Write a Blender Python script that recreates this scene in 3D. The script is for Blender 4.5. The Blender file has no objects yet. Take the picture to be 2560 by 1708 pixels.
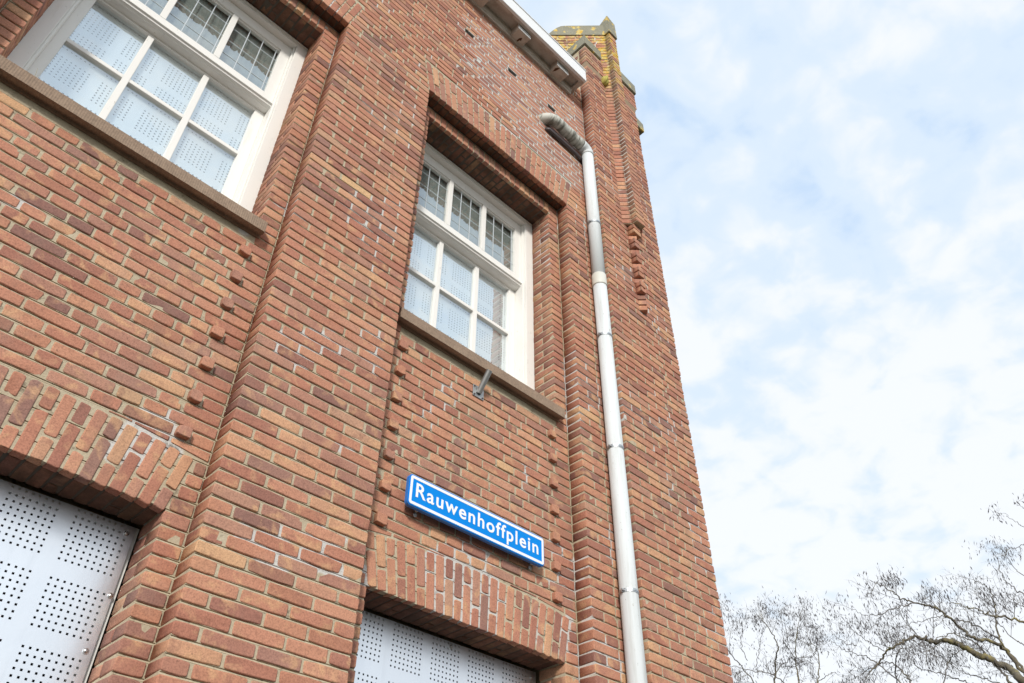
import bpy, math, random
import numpy as np
from mathutils import Matrix, Vector

S = bpy.context.scene
COL = S.collection
R = math.radians
rng = np.random.default_rng(7)
random.seed(7)

# ------------------------------------------------------------------ camera
F_PX, PITCH, YAW, ROLL = 1990.0, R(41.45), R(44.4), R(0.5)
CAM = np.array([0.0, -2.70, 1.60])

def cam_axes():
    cp, sp, cy, sy = math.cos(PITCH), math.sin(PITCH), math.cos(YAW), math.sin(YAW)
    fwd = np.array([sy*cp, cy*cp, sp]); right = np.array([cy, -sy, 0.0]); up = np.cross(right, fwd)
    cr, sr = math.cos(ROLL), math.sin(ROLL)
    return right*cr + up*sr, up*cr - right*sr, fwd

cr_, cu_, cf_ = cam_axes()
cam = bpy.data.cameras.new('camera')
cam.sensor_width = 36.0
cam.lens = F_PX*36.0/2560.0
cam.clip_start = 0.05
cam.clip_end = 2000
camo = bpy.data.objects.new('camera', cam)
COL.objects.link(camo)
M = Matrix.Identity(4)
for i in range(3):
    M[i][0], M[i][1], M[i][2], M[i][3] = cr_[i], cu_[i], -cf_[i], CAM[i]
camo.matrix_world = M
S.camera = camo
S.render.resolution_x, S.render.resolution_y = 1024, 683

# ------------------------------------------------------------------ light
SUN_AZ = (-0.66, -0.75)            # horizontal direction towards the sun: front left of the wall
SUN_EL = R(27)
W = bpy.data.worlds.new('World')
S.world = W
W.use_nodes = True
nt = W.node_tree
nt.nodes.clear()

def N(nt, t, **kw):
    n = nt.nodes.new(t)
    for k, v in kw.items():
        if k == 'inp':
            for a, b in v.items():
                n.inputs[a].default_value = b
        else:
            setattr(n, k, v)
    return n

def ramp(nt, stops, interp='LINEAR'):
    n = nt.nodes.new('ShaderNodeValToRGB')
    n.color_ramp.interpolation = interp
    e = n.color_ramp.elements
    while len(e) < len(stops):
        e.new(0.5)
    for el, (p, c) in zip(e, stops):
        el.position = p
        el.color = tuple(c)+(1,) if not isinstance(c, (int, float)) else (c, c, c, 1)
    return n

L = lambda a, b: nt.links.new(a, b)
out = N(nt, 'ShaderNodeOutputWorld')
bg = N(nt, 'ShaderNodeBackground', inp={'Strength': 0.10})
sky = N(nt, 'ShaderNodeTexSky', sky_type='NISHITA', sun_disc=False, sun_elevation=SUN_EL,
        sun_rotation=math.atan2(SUN_AZ[0], SUN_AZ[1]), air_density=1.0, dust_density=1.2, ozone_density=1.0)
tc = N(nt, 'ShaderNodeTexCoord')
sep = N(nt, 'ShaderNodeSeparateXYZ')
L(tc.outputs['Generated'], sep.inputs[0])
mz = N(nt, 'ShaderNodeMath', operation='MAXIMUM', inp={1: 0.0})
L(sep.outputs['Z'], mz.inputs[0])
az = N(nt, 'ShaderNodeMath', operation='ADD', inp={1: 0.22})
L(mz.outputs[0], az.inputs[0])
dx = N(nt, 'ShaderNodeMath', operation='DIVIDE'); L(sep.outputs['X'], dx.inputs[0]); L(az.outputs[0], dx.inputs[1])
dy = N(nt, 'ShaderNodeMath', operation='DIVIDE'); L(sep.outputs['Y'], dy.inputs[0]); L(az.outputs[0], dy.inputs[1])
cmb = N(nt, 'ShaderNodeCombineXYZ'); L(dx.outputs[0], cmb.inputs[0]); L(dy.outputs[0], cmb.inputs[1])
n1 = N(nt, 'ShaderNodeTexNoise', inp={'Scale': 3.2, 'Detail': 4.0, 'Roughness': 0.5, 'Distortion': 0.2})
n2 = N(nt, 'ShaderNodeTexNoise', inp={'Scale': 14.5, 'Detail': 4.0, 'Roughness': 0.5, 'Distortion': 0.3})
L(cmb.outputs[0], n1.inputs['Vector']); L(cmb.outputs[0], n2.inputs['Vector'])
mx = N(nt, 'ShaderNodeMath', operation='MULTIPLY_ADD', inp={1: 0.56}); L(n2.outputs['Fac'], mx.inputs[0])
ms = N(nt, 'ShaderNodeMath', operation='MULTIPLY', inp={1: 0.64}); L(n1.outputs['Fac'], ms.inputs[0]); L(ms.outputs[0], mx.inputs[2])
# more veil towards the horizon
hz = N(nt, 'ShaderNodeMapRange', inp={'From Min': 0.30, 'From Max': 0.95, 'To Min': 0.27, 'To Max': 0.0}); hz.clamp = True
L(sep.outputs['Z'], hz.inputs['Value'])
ad = N(nt, 'ShaderNodeMath', operation='ADD'); L(mx.outputs[0], ad.inputs[0]); L(hz.outputs[0], ad.inputs[1])
cr = ramp(nt, [(0.46, (4.5, 5.85, 7.7)), (0.63, (5.9, 6.85, 7.9)), (0.82, (7.5, 7.75, 8.0))], 'EASE')
for e_ in cr.color_ramp.elements:
    e_.color = tuple(c_/10 for c_ in e_.color[:3])+(1,)
L(ad.outputs[0], cr.inputs[0])
sc10 = N(nt, 'ShaderNodeVectorMath', operation='SCALE'); sc10.inputs['Scale'].default_value = 10.0
L(cr.outputs[0], sc10.inputs[0])
mixc = N(nt, 'ShaderNodeMix', data_type='RGBA', inp={'Factor': 0.90})
L(sky.outputs[0], mixc.inputs['A']); L(sc10.outputs[0], mixc.inputs['B'])
L(mixc.outputs['Result'], bg.inputs['Color']); L(bg.outputs[0], out.inputs[0])

sl = bpy.data.lights.new('sun', 'SUN')
sl.energy = 2.4
sl.angle = R(8)
sl.color = (1.0, 0.95, 0.87)
slo = bpy.data.objects.new('sun', sl)
COL.objects.link(slo)
hd = math.hypot(*SUN_AZ)
sd = Vector((SUN_AZ[0]/hd*math.cos(SUN_EL), SUN_AZ[1]/hd*math.cos(SUN_EL), math.sin(SUN_EL)))
slo.rotation_euler = sd.to_track_quat('Z', 'Y').to_euler()
slo.location = (-6, -8, 9)

S.view_settings.view_transform = 'Standard'
S.view_settings.look = 'None'
S.view_settings.exposure = 0.46
S.view_settings.gamma = 1.0

# ------------------------------------------------------------------ materials
def mat(name):
    m = bpy.data.materials.new(name)
    m.use_nodes = True
    t = m.node_tree
    return m, t, t.nodes['Principled BSDF']

def noise(t, vec, scale, detail=3.0, rough=0.55, dist=0.0):
    n = N(t, 'ShaderNodeTexNoise', inp={'Scale': scale, 'Detail': detail, 'Roughness': rough, 'Distortion': dist})
    if vec is not None:
        t.links.new(vec, n.inputs['Vector'])
    return n

def mixrgb(t, fac, a, b, mode='MIX'):
    n = N(t, 'ShaderNodeMix', data_type='RGBA', blend_type=mode)
    for k, v in (('Factor', fac), ('A', a), ('B', b)):
        if hasattr(v, 'is_output'):
            t.links.new(v, n.inputs[k])
        else:
            n.inputs[k].default_value = v if k == 'Factor' else tuple(v)+(1,)
    return n.outputs['Result']

def math_(t, op, a, b=None, c=None):
    n = N(t, 'ShaderNodeMath', operation=op)
    for i, v in enumerate((a, b, c)):
        if v is None:
            continue
        if hasattr(v, 'is_output'):
            t.links.new(v, n.inputs[i])
        else:
            n.inputs[i].default_value = v
    return n.outputs[0]

def sstep(t, v, a, b, lo=0.0, hi=1.0):
    n = N(t, 'ShaderNodeMapRange', interpolation_type='SMOOTHSTEP',
          inp={'From Min': a, 'From Max': b, 'To Min': lo, 'To Max': hi})
    t.links.new(v, n.inputs['Value'])
    return n.outputs['Result']

def bump(t, p, h, strength, dist=0.01):
    b = N(t, 'ShaderNodeBump', inp={'Strength': strength, 'Distance': dist})
    t.links.new(h, b.inputs['Height'])
    t.links.new(b.outputs['Normal'], p.inputs['Normal'])

def objco(t):
    return N(t, 'ShaderNodeTexCoord').outputs['Object']

def lichen_mix(t, co, col, lo, hi, zmin=None):
    a = noise(t, co, 9.0, 4, 0.6)
    b = noise(t, co, 34.0, 3, 0.6)
    f = math_(t, 'ADD', math_(t, 'MULTIPLY', a.outputs['Fac'], 0.75), math_(t, 'MULTIPLY', b.outputs['Fac'], 0.25))
    f = sstep(t, f, lo, hi)
    if zmin is not None:
        s = N(t, 'ShaderNodeSeparateXYZ'); t.links.new(co, s.inputs[0])
        f = math_(t, 'MULTIPLY', f, sstep(t, s.outputs['Z'], zmin[0], zmin[1]))
    lc = mixrgb(t, sstep(t, b.outputs['Fac'], 0.4, 0.62), (0.60, 0.36, 0.03), (0.56, 0.47, 0.20))
    return mixrgb(t, f, col, lc)

def brick_material(name, lichen=None, soot_shade=0.0, stain=None):
    m, t, p = mat(name)
    at = N(t, 'ShaderNodeAttribute', attribute_name='tint')
    s = N(t, 'ShaderNodeSeparateColor'); t.links.new(at.outputs['Color'], s.inputs[0])
    co = objco(t)
    off = N(t, 'ShaderNodeCombineXYZ')
    t.links.new(math_(t, 'MULTIPLY', s.outputs[1], 40.0), off.inputs[0])
    t.links.new(math_(t, 'MULTIPLY', s.outputs[0], 17.0), off.inputs[1])
    t.links.new(math_(t, 'MULTIPLY', s.outputs[2], 23.0), off.inputs[2])
    va = N(t, 'ShaderNodeVectorMath', operation='ADD')
    t.links.new(co, va.inputs[0]); t.links.new(off.outputs[0], va.inputs[1])
    vec = va.outputs[0]
    r = ramp(t, [(0.0, (0.225, 0.122, 0.102)), (0.12, (0.295, 0.138, 0.106)), (0.30, (0.385, 0.168, 0.116)),
                 (0.55, (0.455, 0.210, 0.140)), (0.80, (0.505, 0.255, 0.166)), (0.93, (0.545, 0.31, 0.186)), (1.0, (0.58, 0.375, 0.205))])
    t.links.new(s.outputs[0], r.inputs[0])
    c = r.outputs[0]
    c = mixrgb(t, sstep(t, s.outputs[2], 0.62, 1.0, 0, 0.55), c, (0.33, 0.195, 0.155))
    c = mixrgb(t, sstep(t, s.outputs[2], 0.30, 0.0, 0, 0.40), c, (0.45, 0.225, 0.135))
    # fired streaks and patches
    na = noise(t, vec, 10.0, 3, 0.55, 0.6)
    c = mixrgb(t, sstep(t, na.outputs['Fac'], 0.53, 0.70, 0, 0.66), c, (0.59, 0.348, 0.195))
    nb = noise(t, vec, 13.0, 3, 0.6, 0.4)
    c = mixrgb(t, sstep(t, nb.outputs['Fac'], 0.56, 0.76, 0, 0.50), c, (0.25, 0.115, 0.09))
    # grey bloom
    ng = noise(t, co, 3.1, 4, 0.65)
    c = mixrgb(t, sstep(t, ng.outputs['Fac'], 0.55, 0.75, 0, 0.22), c, (0.36, 0.27, 0.22))
    # dirt specks, sand grain
    nf = noise(t, vec, 150.0, 3, 0.7)
    c = mixrgb(t, 1.0, c, ramp_out(t, nf.outputs['Fac'], [(0.25, (0.62, 0.6, 0.6)), (0.5, (1.0, 1.0, 1.0)), (0.78, (1.3, 1.28, 1.25))]), 'MULTIPLY')
    nm = noise(t, vec, 38.0, 4, 0.65)
    c = mixrgb(t, sstep(t, nm.outputs['Fac'], 0.63, 0.75, 0, 0.55), c, (0.15, 0.08, 0.06))
    mpv = N(t, 'ShaderNodeMapping'); mpv.inputs['Scale'].default_value = (5.5, 5.5, 0.9)
    t.links.new(co, mpv.inputs['Vector'])
    nv = noise(t, mpv.outputs[0], 1.0, 5, 0.65)
    c = mixrgb(t, sstep(t, nv.outputs['Fac'], 0.52, 0.74, 0, 0.34), c, (0.25, 0.165, 0.13))
    if soot_shade:  # soot plus the shade of undersides, mixed into the brick colour
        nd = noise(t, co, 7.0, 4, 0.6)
        c = mixrgb(t, sstep(t, nd.outputs['Fac'], 0.25, 0.65, soot_shade*0.5, soot_shade), c, (0.060, 0.036, 0.024))
    if lichen:
        c = lichen_mix(t, co, c, *lichen)
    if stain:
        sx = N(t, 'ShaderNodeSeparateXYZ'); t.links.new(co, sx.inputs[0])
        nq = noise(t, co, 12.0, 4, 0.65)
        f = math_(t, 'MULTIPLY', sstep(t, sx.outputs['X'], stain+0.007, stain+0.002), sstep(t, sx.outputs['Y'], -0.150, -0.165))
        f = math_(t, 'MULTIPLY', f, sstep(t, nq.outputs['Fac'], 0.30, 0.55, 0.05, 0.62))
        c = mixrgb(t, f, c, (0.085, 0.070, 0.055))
    t.links.new(c, p.inputs['Base Color'])
    p.inputs['Roughness'].default_value = 0.88
    p.inputs['Specular IOR Level'].default_value = 0.25
    hb = math_(t, 'ADD', math_(t, 'MULTIPLY', nf.outputs['Fac'], 0.35), math_(t, 'MULTIPLY', nm.outputs['Fac'], 0.8))
    bump(t, p, hb, 0.55, 0.004)
    return m

def ramp_out(t, v, stops):
    r = ramp(t, stops)
    t.links.new(v, r.inputs[0])
    return r.outputs[0]

def mortar_material(name, lichen=None):
    m, t, p = mat(name)
    co = objco(t)
    n = noise(t, co, 5.0, 4, 0.6)
    c = mixrgb(t, n.outputs['Fac'], (0.40, 0.325, 0.215), (0.60, 0.53, 0.40))
    # old joints that were pointed again with a whiter mortar
    sp = N(t, 'ShaderNodeSeparateXYZ'); t.links.new(co, sp.inputs[0])
    w = noise(t, co, 1.7, 3, 0.5, 0.3)
    patch = sstep(t, w.outputs['Fac'], 0.575, 0.595)
    nz = noise(t, co, 2.6, 3, 0.6)
    zz = math_(t, 'ADD', sp.outputs['Z'], math_(t, 'MULTIPLY', nz.outputs['Fac'], 0.9))
    xx = math_(t, 'ADD', sp.outputs['X'], math_(t, 'MULTIPLY', nz.outputs['Fac'], 0.35))
    up = math_(t, 'MULTIPLY', sstep(t, zz, 7.66, 7.80), sstep(t, xx, 2.19, 2.23))
    up = math_(t, 'MULTIPLY', up, sstep(t, zz, 9.6, 9.3))
    f = math_(t, 'MAXIMUM', patch, math_(t, 'MULTIPLY', up, 0.75))
    c = mixrgb(t, f, c, (0.60, 0.585, 0.56))
    fine = noise(t, co, 120.0, 3, 0.7)
    c = mixrgb(t, 0.35, c, ramp_out(t, fine.outputs['Fac'], [(0.3, (0.4, 0.36, 0.3)), (0.7, (1, 1, 1))]), 'MULTIPLY')
    dk = noise(t, co, 16.0, 5, 0.75)
    c = mixrgb(t, sstep(t, dk.outputs['Fac'], 0.54, 0.70, 0, 0.75), c, (0.11, 0.085, 0.06))
    if lichen:
        c = lichen_mix(t, co, c, *lichen)
    t.links.new(c, p.inputs['Base Color'])
    p.inputs['Roughness'].default_value = 0.95
    bump(t, p, fine.outputs['Fac'], 0.5, 0.004)
    return m

def ground_material(name, a, b, scale):
    m, t, p = mat(name)
    co = objco(t)
    n = noise(t, co, scale, 5, 0.6)
    c = mixrgb(t, n.outputs['Fac'], a, b)
    t.links.new(c, p.inputs['Base Color'])
    p.inputs['Roughness'].default_value = 0.95
    bump(t, p, n.outputs['Fac'], 0.3, 0.02)
    return m
def white_mortar_material():
    m, t, p = mat('white_mortar')
    co = objco(t)
    n = noise(t, co, 9.0, 4, 0.6)
    c = mixrgb(t, n.outputs['Fac'], (0.44, 0.41, 0.38), (0.64, 0.62, 0.60))
    t.links.new(c, p.inputs['Base Color']); p.inputs['Roughness'].default_value = 0.95
    bump(t, p, noise(t, co, 120.0, 3, 0.7).outputs['Fac'], 0.5, 0.004)
    return m
WMORTAR = white_mortar_material()
SOOTSHADEM = ground_material('soot_and_shade_mortar', (0.05, 0.042, 0.034), (0.12, 0.105, 0.085), 9.0)  # soffit joints: soot and underside shade both painted in the colour
BRICK = brick_material('brick')
SOFFIT = brick_material('soot_shade_brick', soot_shade=0.88)  # darker brick copy for undersides, soot with painted shade
MORTAR = mortar_material('mortar')
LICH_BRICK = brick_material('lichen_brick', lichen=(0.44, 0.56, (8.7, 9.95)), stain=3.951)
LICH_MORTAR = mortar_material('lichen_mortar', lichen=(0.5, 0.62, (8.8, 10.2)))

def paint_material(name, col, dirt=(0.42, 0.38, 0.30), dlo=0.58, dhi=0.8, damt=0.5, rough=0.45, streak=(14, 14, 2)):
    m, t, p = mat(name)
    co = objco(t)
    mp = N(t, 'ShaderNodeMapping'); mp.inputs['Scale'].default_value = streak
    t.links.new(co, mp.inputs['Vector'])
    n = noise(t, mp.outputs[0], 1.0, 5, 0.65)
    c = mixrgb(t, sstep(t, n.outputs['Fac'], dlo, dhi, 0, damt), col, dirt)
    n2 = noise(t, co, 60, 3, 0.7)
    c = mixrgb(t, sstep(t, n2.outputs['Fac'], 0.66, 0.74, 0, damt), c, tuple(x*0.5 for x in dirt))
    mpf = N(t, 'ShaderNodeMapping'); mpf.inputs['Scale'].default_value = (70, 70, 13)
    t.links.new(co, mpf.inputs['Vector'])
    n3 = noise(t, mpf.outputs[0], 1.0, 4, 0.75)
    n4 = noise(t, co, 2.3, 3, 0.6)
    fl = math_(t, 'MULTIPLY', sstep(t, n3.outputs['Fac'], 0.64, 0.67), sstep(t, n4.outputs['Fac'], 0.48, 0.62))
    c = mixrgb(t, math_(t, 'MULTIPLY', fl, min(1.0, damt*2)), c, (0.30, 0.27, 0.22))
    t.links.new(c, p.inputs['Base Color'])
    p.inputs['Roughness'].default_value = rough
    bump(t, p, n.outputs['Fac'], 0.12, 0.004)
    return m

WHITE = paint_material('white_paint', (0.80, 0.79, 0.76), damt=0.30)
GUTTERW = paint_material('gutter_white', (0.78, 0.79, 0.80), damt=0.25)
SOFFITP = paint_material('weathered_soffit_paint', (0.55, 0.48, 0.42), dirt=(0.28, 0.21, 0.16), dlo=0.42, dhi=0.72, damt=0.6, rough=0.7, streak=(9, 9, 9))
ROT = paint_material('rotten_wood', (0.10, 0.045, 0.02), dirt=(0.03, 0.015, 0.01), damt=0.8, rough=0.9)
PIPE = paint_material('pipe_white', (0.63, 0.67, 0.69), dirt=(0.42, 0.43, 0.41), dlo=0.44, dhi=0.70, damt=0.6, rough=0.8, streak=(22, 22, 1.2))
PIPEB = paint_material('pipe_cream', (0.62, 0.62, 0.56), damt=0.25, rough=0.4)
PIPED = paint_material('pipe_grimy', (0.56, 0.56, 0.51), dirt=(0.11, 0.11, 0.085), dlo=0.40, dhi=0.62, damt=0.85, rough=0.6, streak=(36, 7, 7))
DARKPIPE = paint_material('dark_lead', (0.075, 0.06, 0.062), dirt=(0.2, 0.17, 0.16), damt=0.5, rough=0.5, streak=(20, 20, 20))

def stone_material(name, a, b, spots=None, lichen=None, flutes=None):
    m, t, p = mat(name)
    co = objco(t)
    n = noise(t, co, 6, 5, 0.6)
    c = mixrgb(t, n.outputs['Fac'], a, b)
    f = noise(t, co, 90, 3, 0.7)
    c = mixrgb(t, 0.55, c, ramp_out(t, f.outputs['Fac'], [(0.3, (0.55, 0.55, 0.55)), (0.7, (1.25, 1.25, 1.25))]), 'MULTIPLY')
    h = f.outputs['Fac']
    if flutes:
        s = N(t, 'ShaderNodeSeparateXYZ'); t.links.new(co, s.inputs[0])
        w = math_(t, 'SINE', math_(t, 'MULTIPLY', s.outputs['X'], 2*math.pi/flutes))
        h = math_(t, 'ADD', math_(t, 'MULTIPLY', w, 0.22), math_(t, 'MULTIPLY', f.outputs['Fac'], 1.2))
        d = noise(t, co, 3.0, 4, 0.7, 0.5)
        c = mixrgb(t, sstep(t, d.outputs['Fac'], 0.55, 0.75, 0, 0.5), c, (0.16, 0.12, 0.09))
    if lichen:
        c = lichen_mix(t, co, c, *lichen)
    t.links.new(c, p.inputs['Base Color'])
    p.inputs['Roughness'].default_value = 0.92
    bump(t, p, h, 0.5, 0.005)
    return m

SILL = stone_material('sill_stone', (0.22, 0.15, 0.105), (0.35, 0.255, 0.185), flutes=0.011)
CAPST = stone_material('cap_concrete', (0.19, 0.18, 0.13), (0.33, 0.32, 0.25), lichen=(0.545, 0.60))
TANST = stone_material('tan_course', (0.28, 0.20, 0.13), (0.38, 0.28, 0.19), lichen=(0.58, 0.64))

def metal_material(name, col, rough, metallic=1.0, bumpy=0.10):
    m, t, p = mat(name)
    co = objco(t)
    n = noise(t, co, 4.0, 4, 0.6)
    c = mixrgb(t, n.outputs['Fac'], tuple(x*0.90 for x in col), col)
    mpv = N(t, 'ShaderNodeMapping'); mpv.inputs['Scale'].default_value = (26, 26, 1.6)
    t.links.new(co, mpv.inputs['Vector'])
    nv = noise(t, mpv.outputs[0], 1.0, 5, 0.7)
    c = mixrgb(t, sstep(t, nv.outputs['Fac'], 0.52, 0.75, 0, 0.22), c, tuple(x*0.72 for x in col))
    t.links.new(c, p.inputs['Base Color'])
    r = math_(t, 'ADD', rough-0.06, math_(t, 'MULTIPLY', n.outputs['Fac'], 0.12))
    t.links.new(r, p.inputs['Roughness'])
    p.inputs['Metallic'].default_value = metallic
    bump(t, p, n.outputs['Fac'], bumpy, 0.02)
    return m

SHEET = metal_material('perforated_aluminium', (0.88, 0.93, 0.99), 0.40)
SHEETIN = metal_material('perforated_sheet_indoors', (0.92, 0.945, 0.96), 0.5, 0.6)
ZINC = metal_material('zinc', (0.50, 0.53, 0.55), 0.45)
STEEL = metal_material('grey_steel', (0.42, 0.43, 0.43), 0.5, 0.9)
BOLT = metal_material('bolt_steel', (0.72, 0.73, 0.74), 0.28)
SHADEBLK = mat('cavity_shade_black'); SHADEBLK[2].inputs['Base Color'].default_value = (0.012, 0.011, 0.010, 1); SHADEBLK[2].inputs['Roughness'].default_value = 1.0; SHADEBLK = SHADEBLK[0]  # near-black colour stands in for the shade inside openings

def blind_material():
    m, t, p = mat('woven_blind')
    co = objco(t)
    mp = N(t, 'ShaderNodeMapping'); mp.inputs['Scale'].default_value = (60, 10, 8)
    t.links.new(co, mp.inputs['Vector'])
    n = noise(t, mp.outputs[0], 1.0, 5, 0.7)
    c = mixrgb(t, n.outputs['Fac'], (0.22, 0.225, 0.21), (0.50, 0.51, 0.48))
    t.links.new(c, p.inputs['Base Color'])
    p.inputs['Roughness'].default_value = 0.95
    return m
BLIND = blind_material()

def glass_material(name, base, tintc):
    m, t, p = mat(name)
    t.nodes.remove(p)
    o = [n for n in t.nodes if n.type == 'OUTPUT_MATERIAL'][0]
    tr = N(t, 'ShaderNodeBsdfTransparent'); tr.inputs['Color'].default_value = tintc+(1,)
    gl = N(t, 'ShaderNodeBsdfGlossy'); gl.inputs['Roughness'].default_value = 0.012
    gl.inputs['Color'].default_value = (0.93, 0.97, 1.0, 1)
    co = objco(t)
    n = noise(t, co, 5.5, 2, 0.4)
    b = N(t, 'ShaderNodeBump', inp={'Strength': 0.16, 'Distance': 0.010})
    t.links.new(n.outputs['Fac'], b.inputs['Height']); t.links.new(b.outputs[0], gl.inputs['Normal'])
    fr = N(t, 'ShaderNodeFresnel', inp={'IOR': 1.5})
    gm_ = N(t, 'ShaderNodeNewGeometry')
    f = math_(t, 'ADD', fr.outputs[0], base)
    f = math_(t, 'MULTIPLY', f, math_(t, 'SUBTRACT', 1.0, gm_.outputs['Backfacing']))
    mx = N(t, 'ShaderNodeMixShader')
    t.links.new(f, mx.inputs[0]); t.links.new(tr.outputs[0], mx.inputs[1]); t.links.new(gl.outputs[0], mx.inputs[2])
    t.links.new(mx.outputs[0], o.inputs[0])
    return m
GLASS = glass_material('old_window_glass', 0.34, (0.955, 0.98, 0.985))
LEADGL = glass_material('leaded_glass', 0.26, (0.93, 0.96, 0.96))

def plain(name, col, rough=0.5, spec=0.5, coat=0.0):
    m, t, p = mat(name)
    co = objco(t)
    n = noise(t, co, 30, 3, 0.6)
    c = mixrgb(t, n.outputs['Fac'], tuple(x*0.93 for x in col), col)
    t.links.new(c, p.inputs['Base Color'])
    p.inputs['Roughness'].default_value = rough
    p.inputs['Specular IOR Level'].default_value = spec
    p.inputs['Coat Weight'].default_value = coat
    return m
SIGNBLUE = plain('sign_blue', (0.0, 0.235, 0.74), 0.5, 0.10)
SIGNEDGE = plain('sign_edge_blue', (0.03, 0.19, 0.60), 0.45)
SIGNWHITE = plain('sign_white', (0.86, 0.87, 0.88), 0.35)
PUTTY = plain('came_grey', (0.55, 0.60, 0.64), 0.4)

def bark_material(name, a, b, lich):
    m, t, p = mat(name)
    co = objco(t)
    n = noise(t, co, 14, 4, 0.65)
    c = mixrgb(t, n.outputs['Fac'], a, b)
    n2 = noise(t, co, 3.0, 3, 0.6)
    c = mixrgb(t, sstep(t, n2.outputs['Fac'], 0.5, 0.66, 0, lich), c, (0.34, 0.29, 0.08))
    t.links.new(c, p.inputs['Base Color'])
    p.inputs['Roughness'].default_value = 0.9
    bump(t, p, n.outputs['Fac'], 0.6, 0.02)
    return m
BARK = bark_material('bark', (0.075, 0.062, 0.045), (0.19, 0.165, 0.115), 0.55)
TWIG = bark_material('twig_bark', (0.11, 0.105, 0.108), (0.19, 0.17, 0.155), 0.2)
POD = plain('dry_seed_pod', (0.085, 0.08, 0.088), 0.8)
STRAW = plain('dry_straw', (0.42, 0.37, 0.24), 0.8)

GROUND = ground_material('grass_earth', (0.035, 0.042, 0.02), (0.075, 0.075, 0.045), 1.5)
PAVE = ground_material('paving', (0.06, 0.052, 0.047), (0.105, 0.09, 0.08), 3.0)
ROOF = ground_material('roof_felt', (0.05, 0.05, 0.05), (0.09, 0.09, 0.09), 4.0)

# ------------------------------------------------------------------ object helpers
def link(name, me, m, parent=None, smooth=False):
    o = bpy.data.objects.new(name, me)
    COL.objects.link(o)
    if m is not None and not me.materials:
        me.materials.append(m)
    if parent is not None:
        o.parent = parent
        o.matrix_parent_inverse = parent.matrix_world.inverted() if parent.parent is None else Matrix.Identity(4)
    if smooth:
        me.polygons.foreach_set('use_smooth', np.ones(len(me.polygons), dtype=bool))
    return o

def tag(o, label=None, cat=None, group=None, kind=None):
    if label: o['label'] = label
    if cat: o['category'] = cat
    if group: o['group'] = group
    if kind: o['kind'] = kind
    return o

def empty(name, parent=None):
    o = bpy.data.objects.new(name, None)
    COL.objects.link(o)
    if parent is not None:
        o.parent = parent
    return o

class MB:
    """collects polygons, builds ONE mesh object"""
    def __init__(s):
        s.v, s.f = [], []
    def add(s, vs, fs):
        b = len(s.v)
        s.v += [tuple(map(float, v)) for v in vs]
        s.f += [tuple(i+b for i in f) for f in fs]
        return s
    def box(s, x0, x1, y0, y1, z0, z1):
        vs = [(x, y, z) for x in (x0, x1) for y in (y0, y1) for z in (z0, z1)]
        return s.add(vs, [(0, 1, 3, 2), (4, 6, 7, 5), (0, 4, 5, 1), (2, 3, 7, 6), (0, 2, 6, 4), (1, 5, 7, 3)])
    def prism(s, poly, z0, z1, ztop=None):
        """plan polygon (counter-clockwise) raised from z0 to z1"""
        n = len(poly)
        vs = [(x, y, z0) for x, y in poly] + [(p[0], p[1], (ztop[i] if ztop else z1)) for i, p in enumerate(poly)]
        fs = [tuple(range(n-1, -1, -1)), tuple(range(n, 2*n))]
        fs += [(i, (i+1) % n, n+(i+1) % n, n+i) for i in range(n)]
        return s.add(vs, fs)
    def extrude_x(s, prof, x0, x1):
        """profile in (y,z), run along x"""
        n = len(prof)
        vs = [(x0, y, z) for y, z in prof] + [(x1, y, z) for y, z in prof]
        fs = [tuple(range(n)), tuple(range(2*n-1, n-1, -1))] + [(i, n+i, n+(i+1) % n, (i+1) % n) for i in range(n)]
        return s.add(vs, fs)
    def tube(s, pts, rad, sides=10, caps=True):
        pts = [np.array(p, float) for p in pts]
        if not hasattr(rad, '__len__'):
            rad = [rad]*len(pts)
        up = np.array([0.31, 0.17, 0.93])
        rings = []
        pn = None
        for i, p in enumerate(pts):
            d = pts[min(i+1, len(pts)-1)]-pts[max(i-1, 0)]
            d = d/(np.linalg.norm(d)+1e-12)
            if pn is None:
                a = np.cross(d, up)
                if np.linalg.norm(a) < 1e-3:
                    a = np.cross(d, np.array([1.0, 0, 0]))
            else:
                a = pn-d*np.dot(pn, d)
            a = a/(np.linalg.norm(a)+1e-12)
            pn = a
            b = np.cross(d, a)
            rings.append([p+rad[i]*(a*math.cos(q)+b*math.sin(q)) for q in [2*math.pi*k/sides for k in range(sides)]])
        vs = [v for r in rings for v in r]
        fs = []
        for i in range(len(pts)-1):
            for k in range(sides):
                k2 = (k+1) % sides
                fs.append((i*sides+k, i*sides+k2, (i+1)*sides+k2, (i+1)*sides+k))
        if caps:
            fs.append(tuple(range(sides-1, -1, -1)))
            fs.append(tuple((len(pts)-1)*sides+k for k in range(sides)))
        return s.add(vs, fs)
    def build(s, name, m, parent=None, smooth=False, bevel=0.0):
        me = bpy.data.meshes.new(name)
        me.from_pydata(s.v, [], s.f)
        me.validate()
        import bmesh
        bm = bmesh.new(); bm.from_mesh(me)
        bmesh.ops.recalc_face_normals(bm, faces=bm.faces)
        if bevel:
            bmesh.ops.bevel(bm, geom=[e for e in bm.edges], offset=bevel, segments=2, affect='EDGES', clamp_overlap=True)
        bm.to_mesh(me); bm.free()
        return link(name, me, m, parent, smooth)

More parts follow.
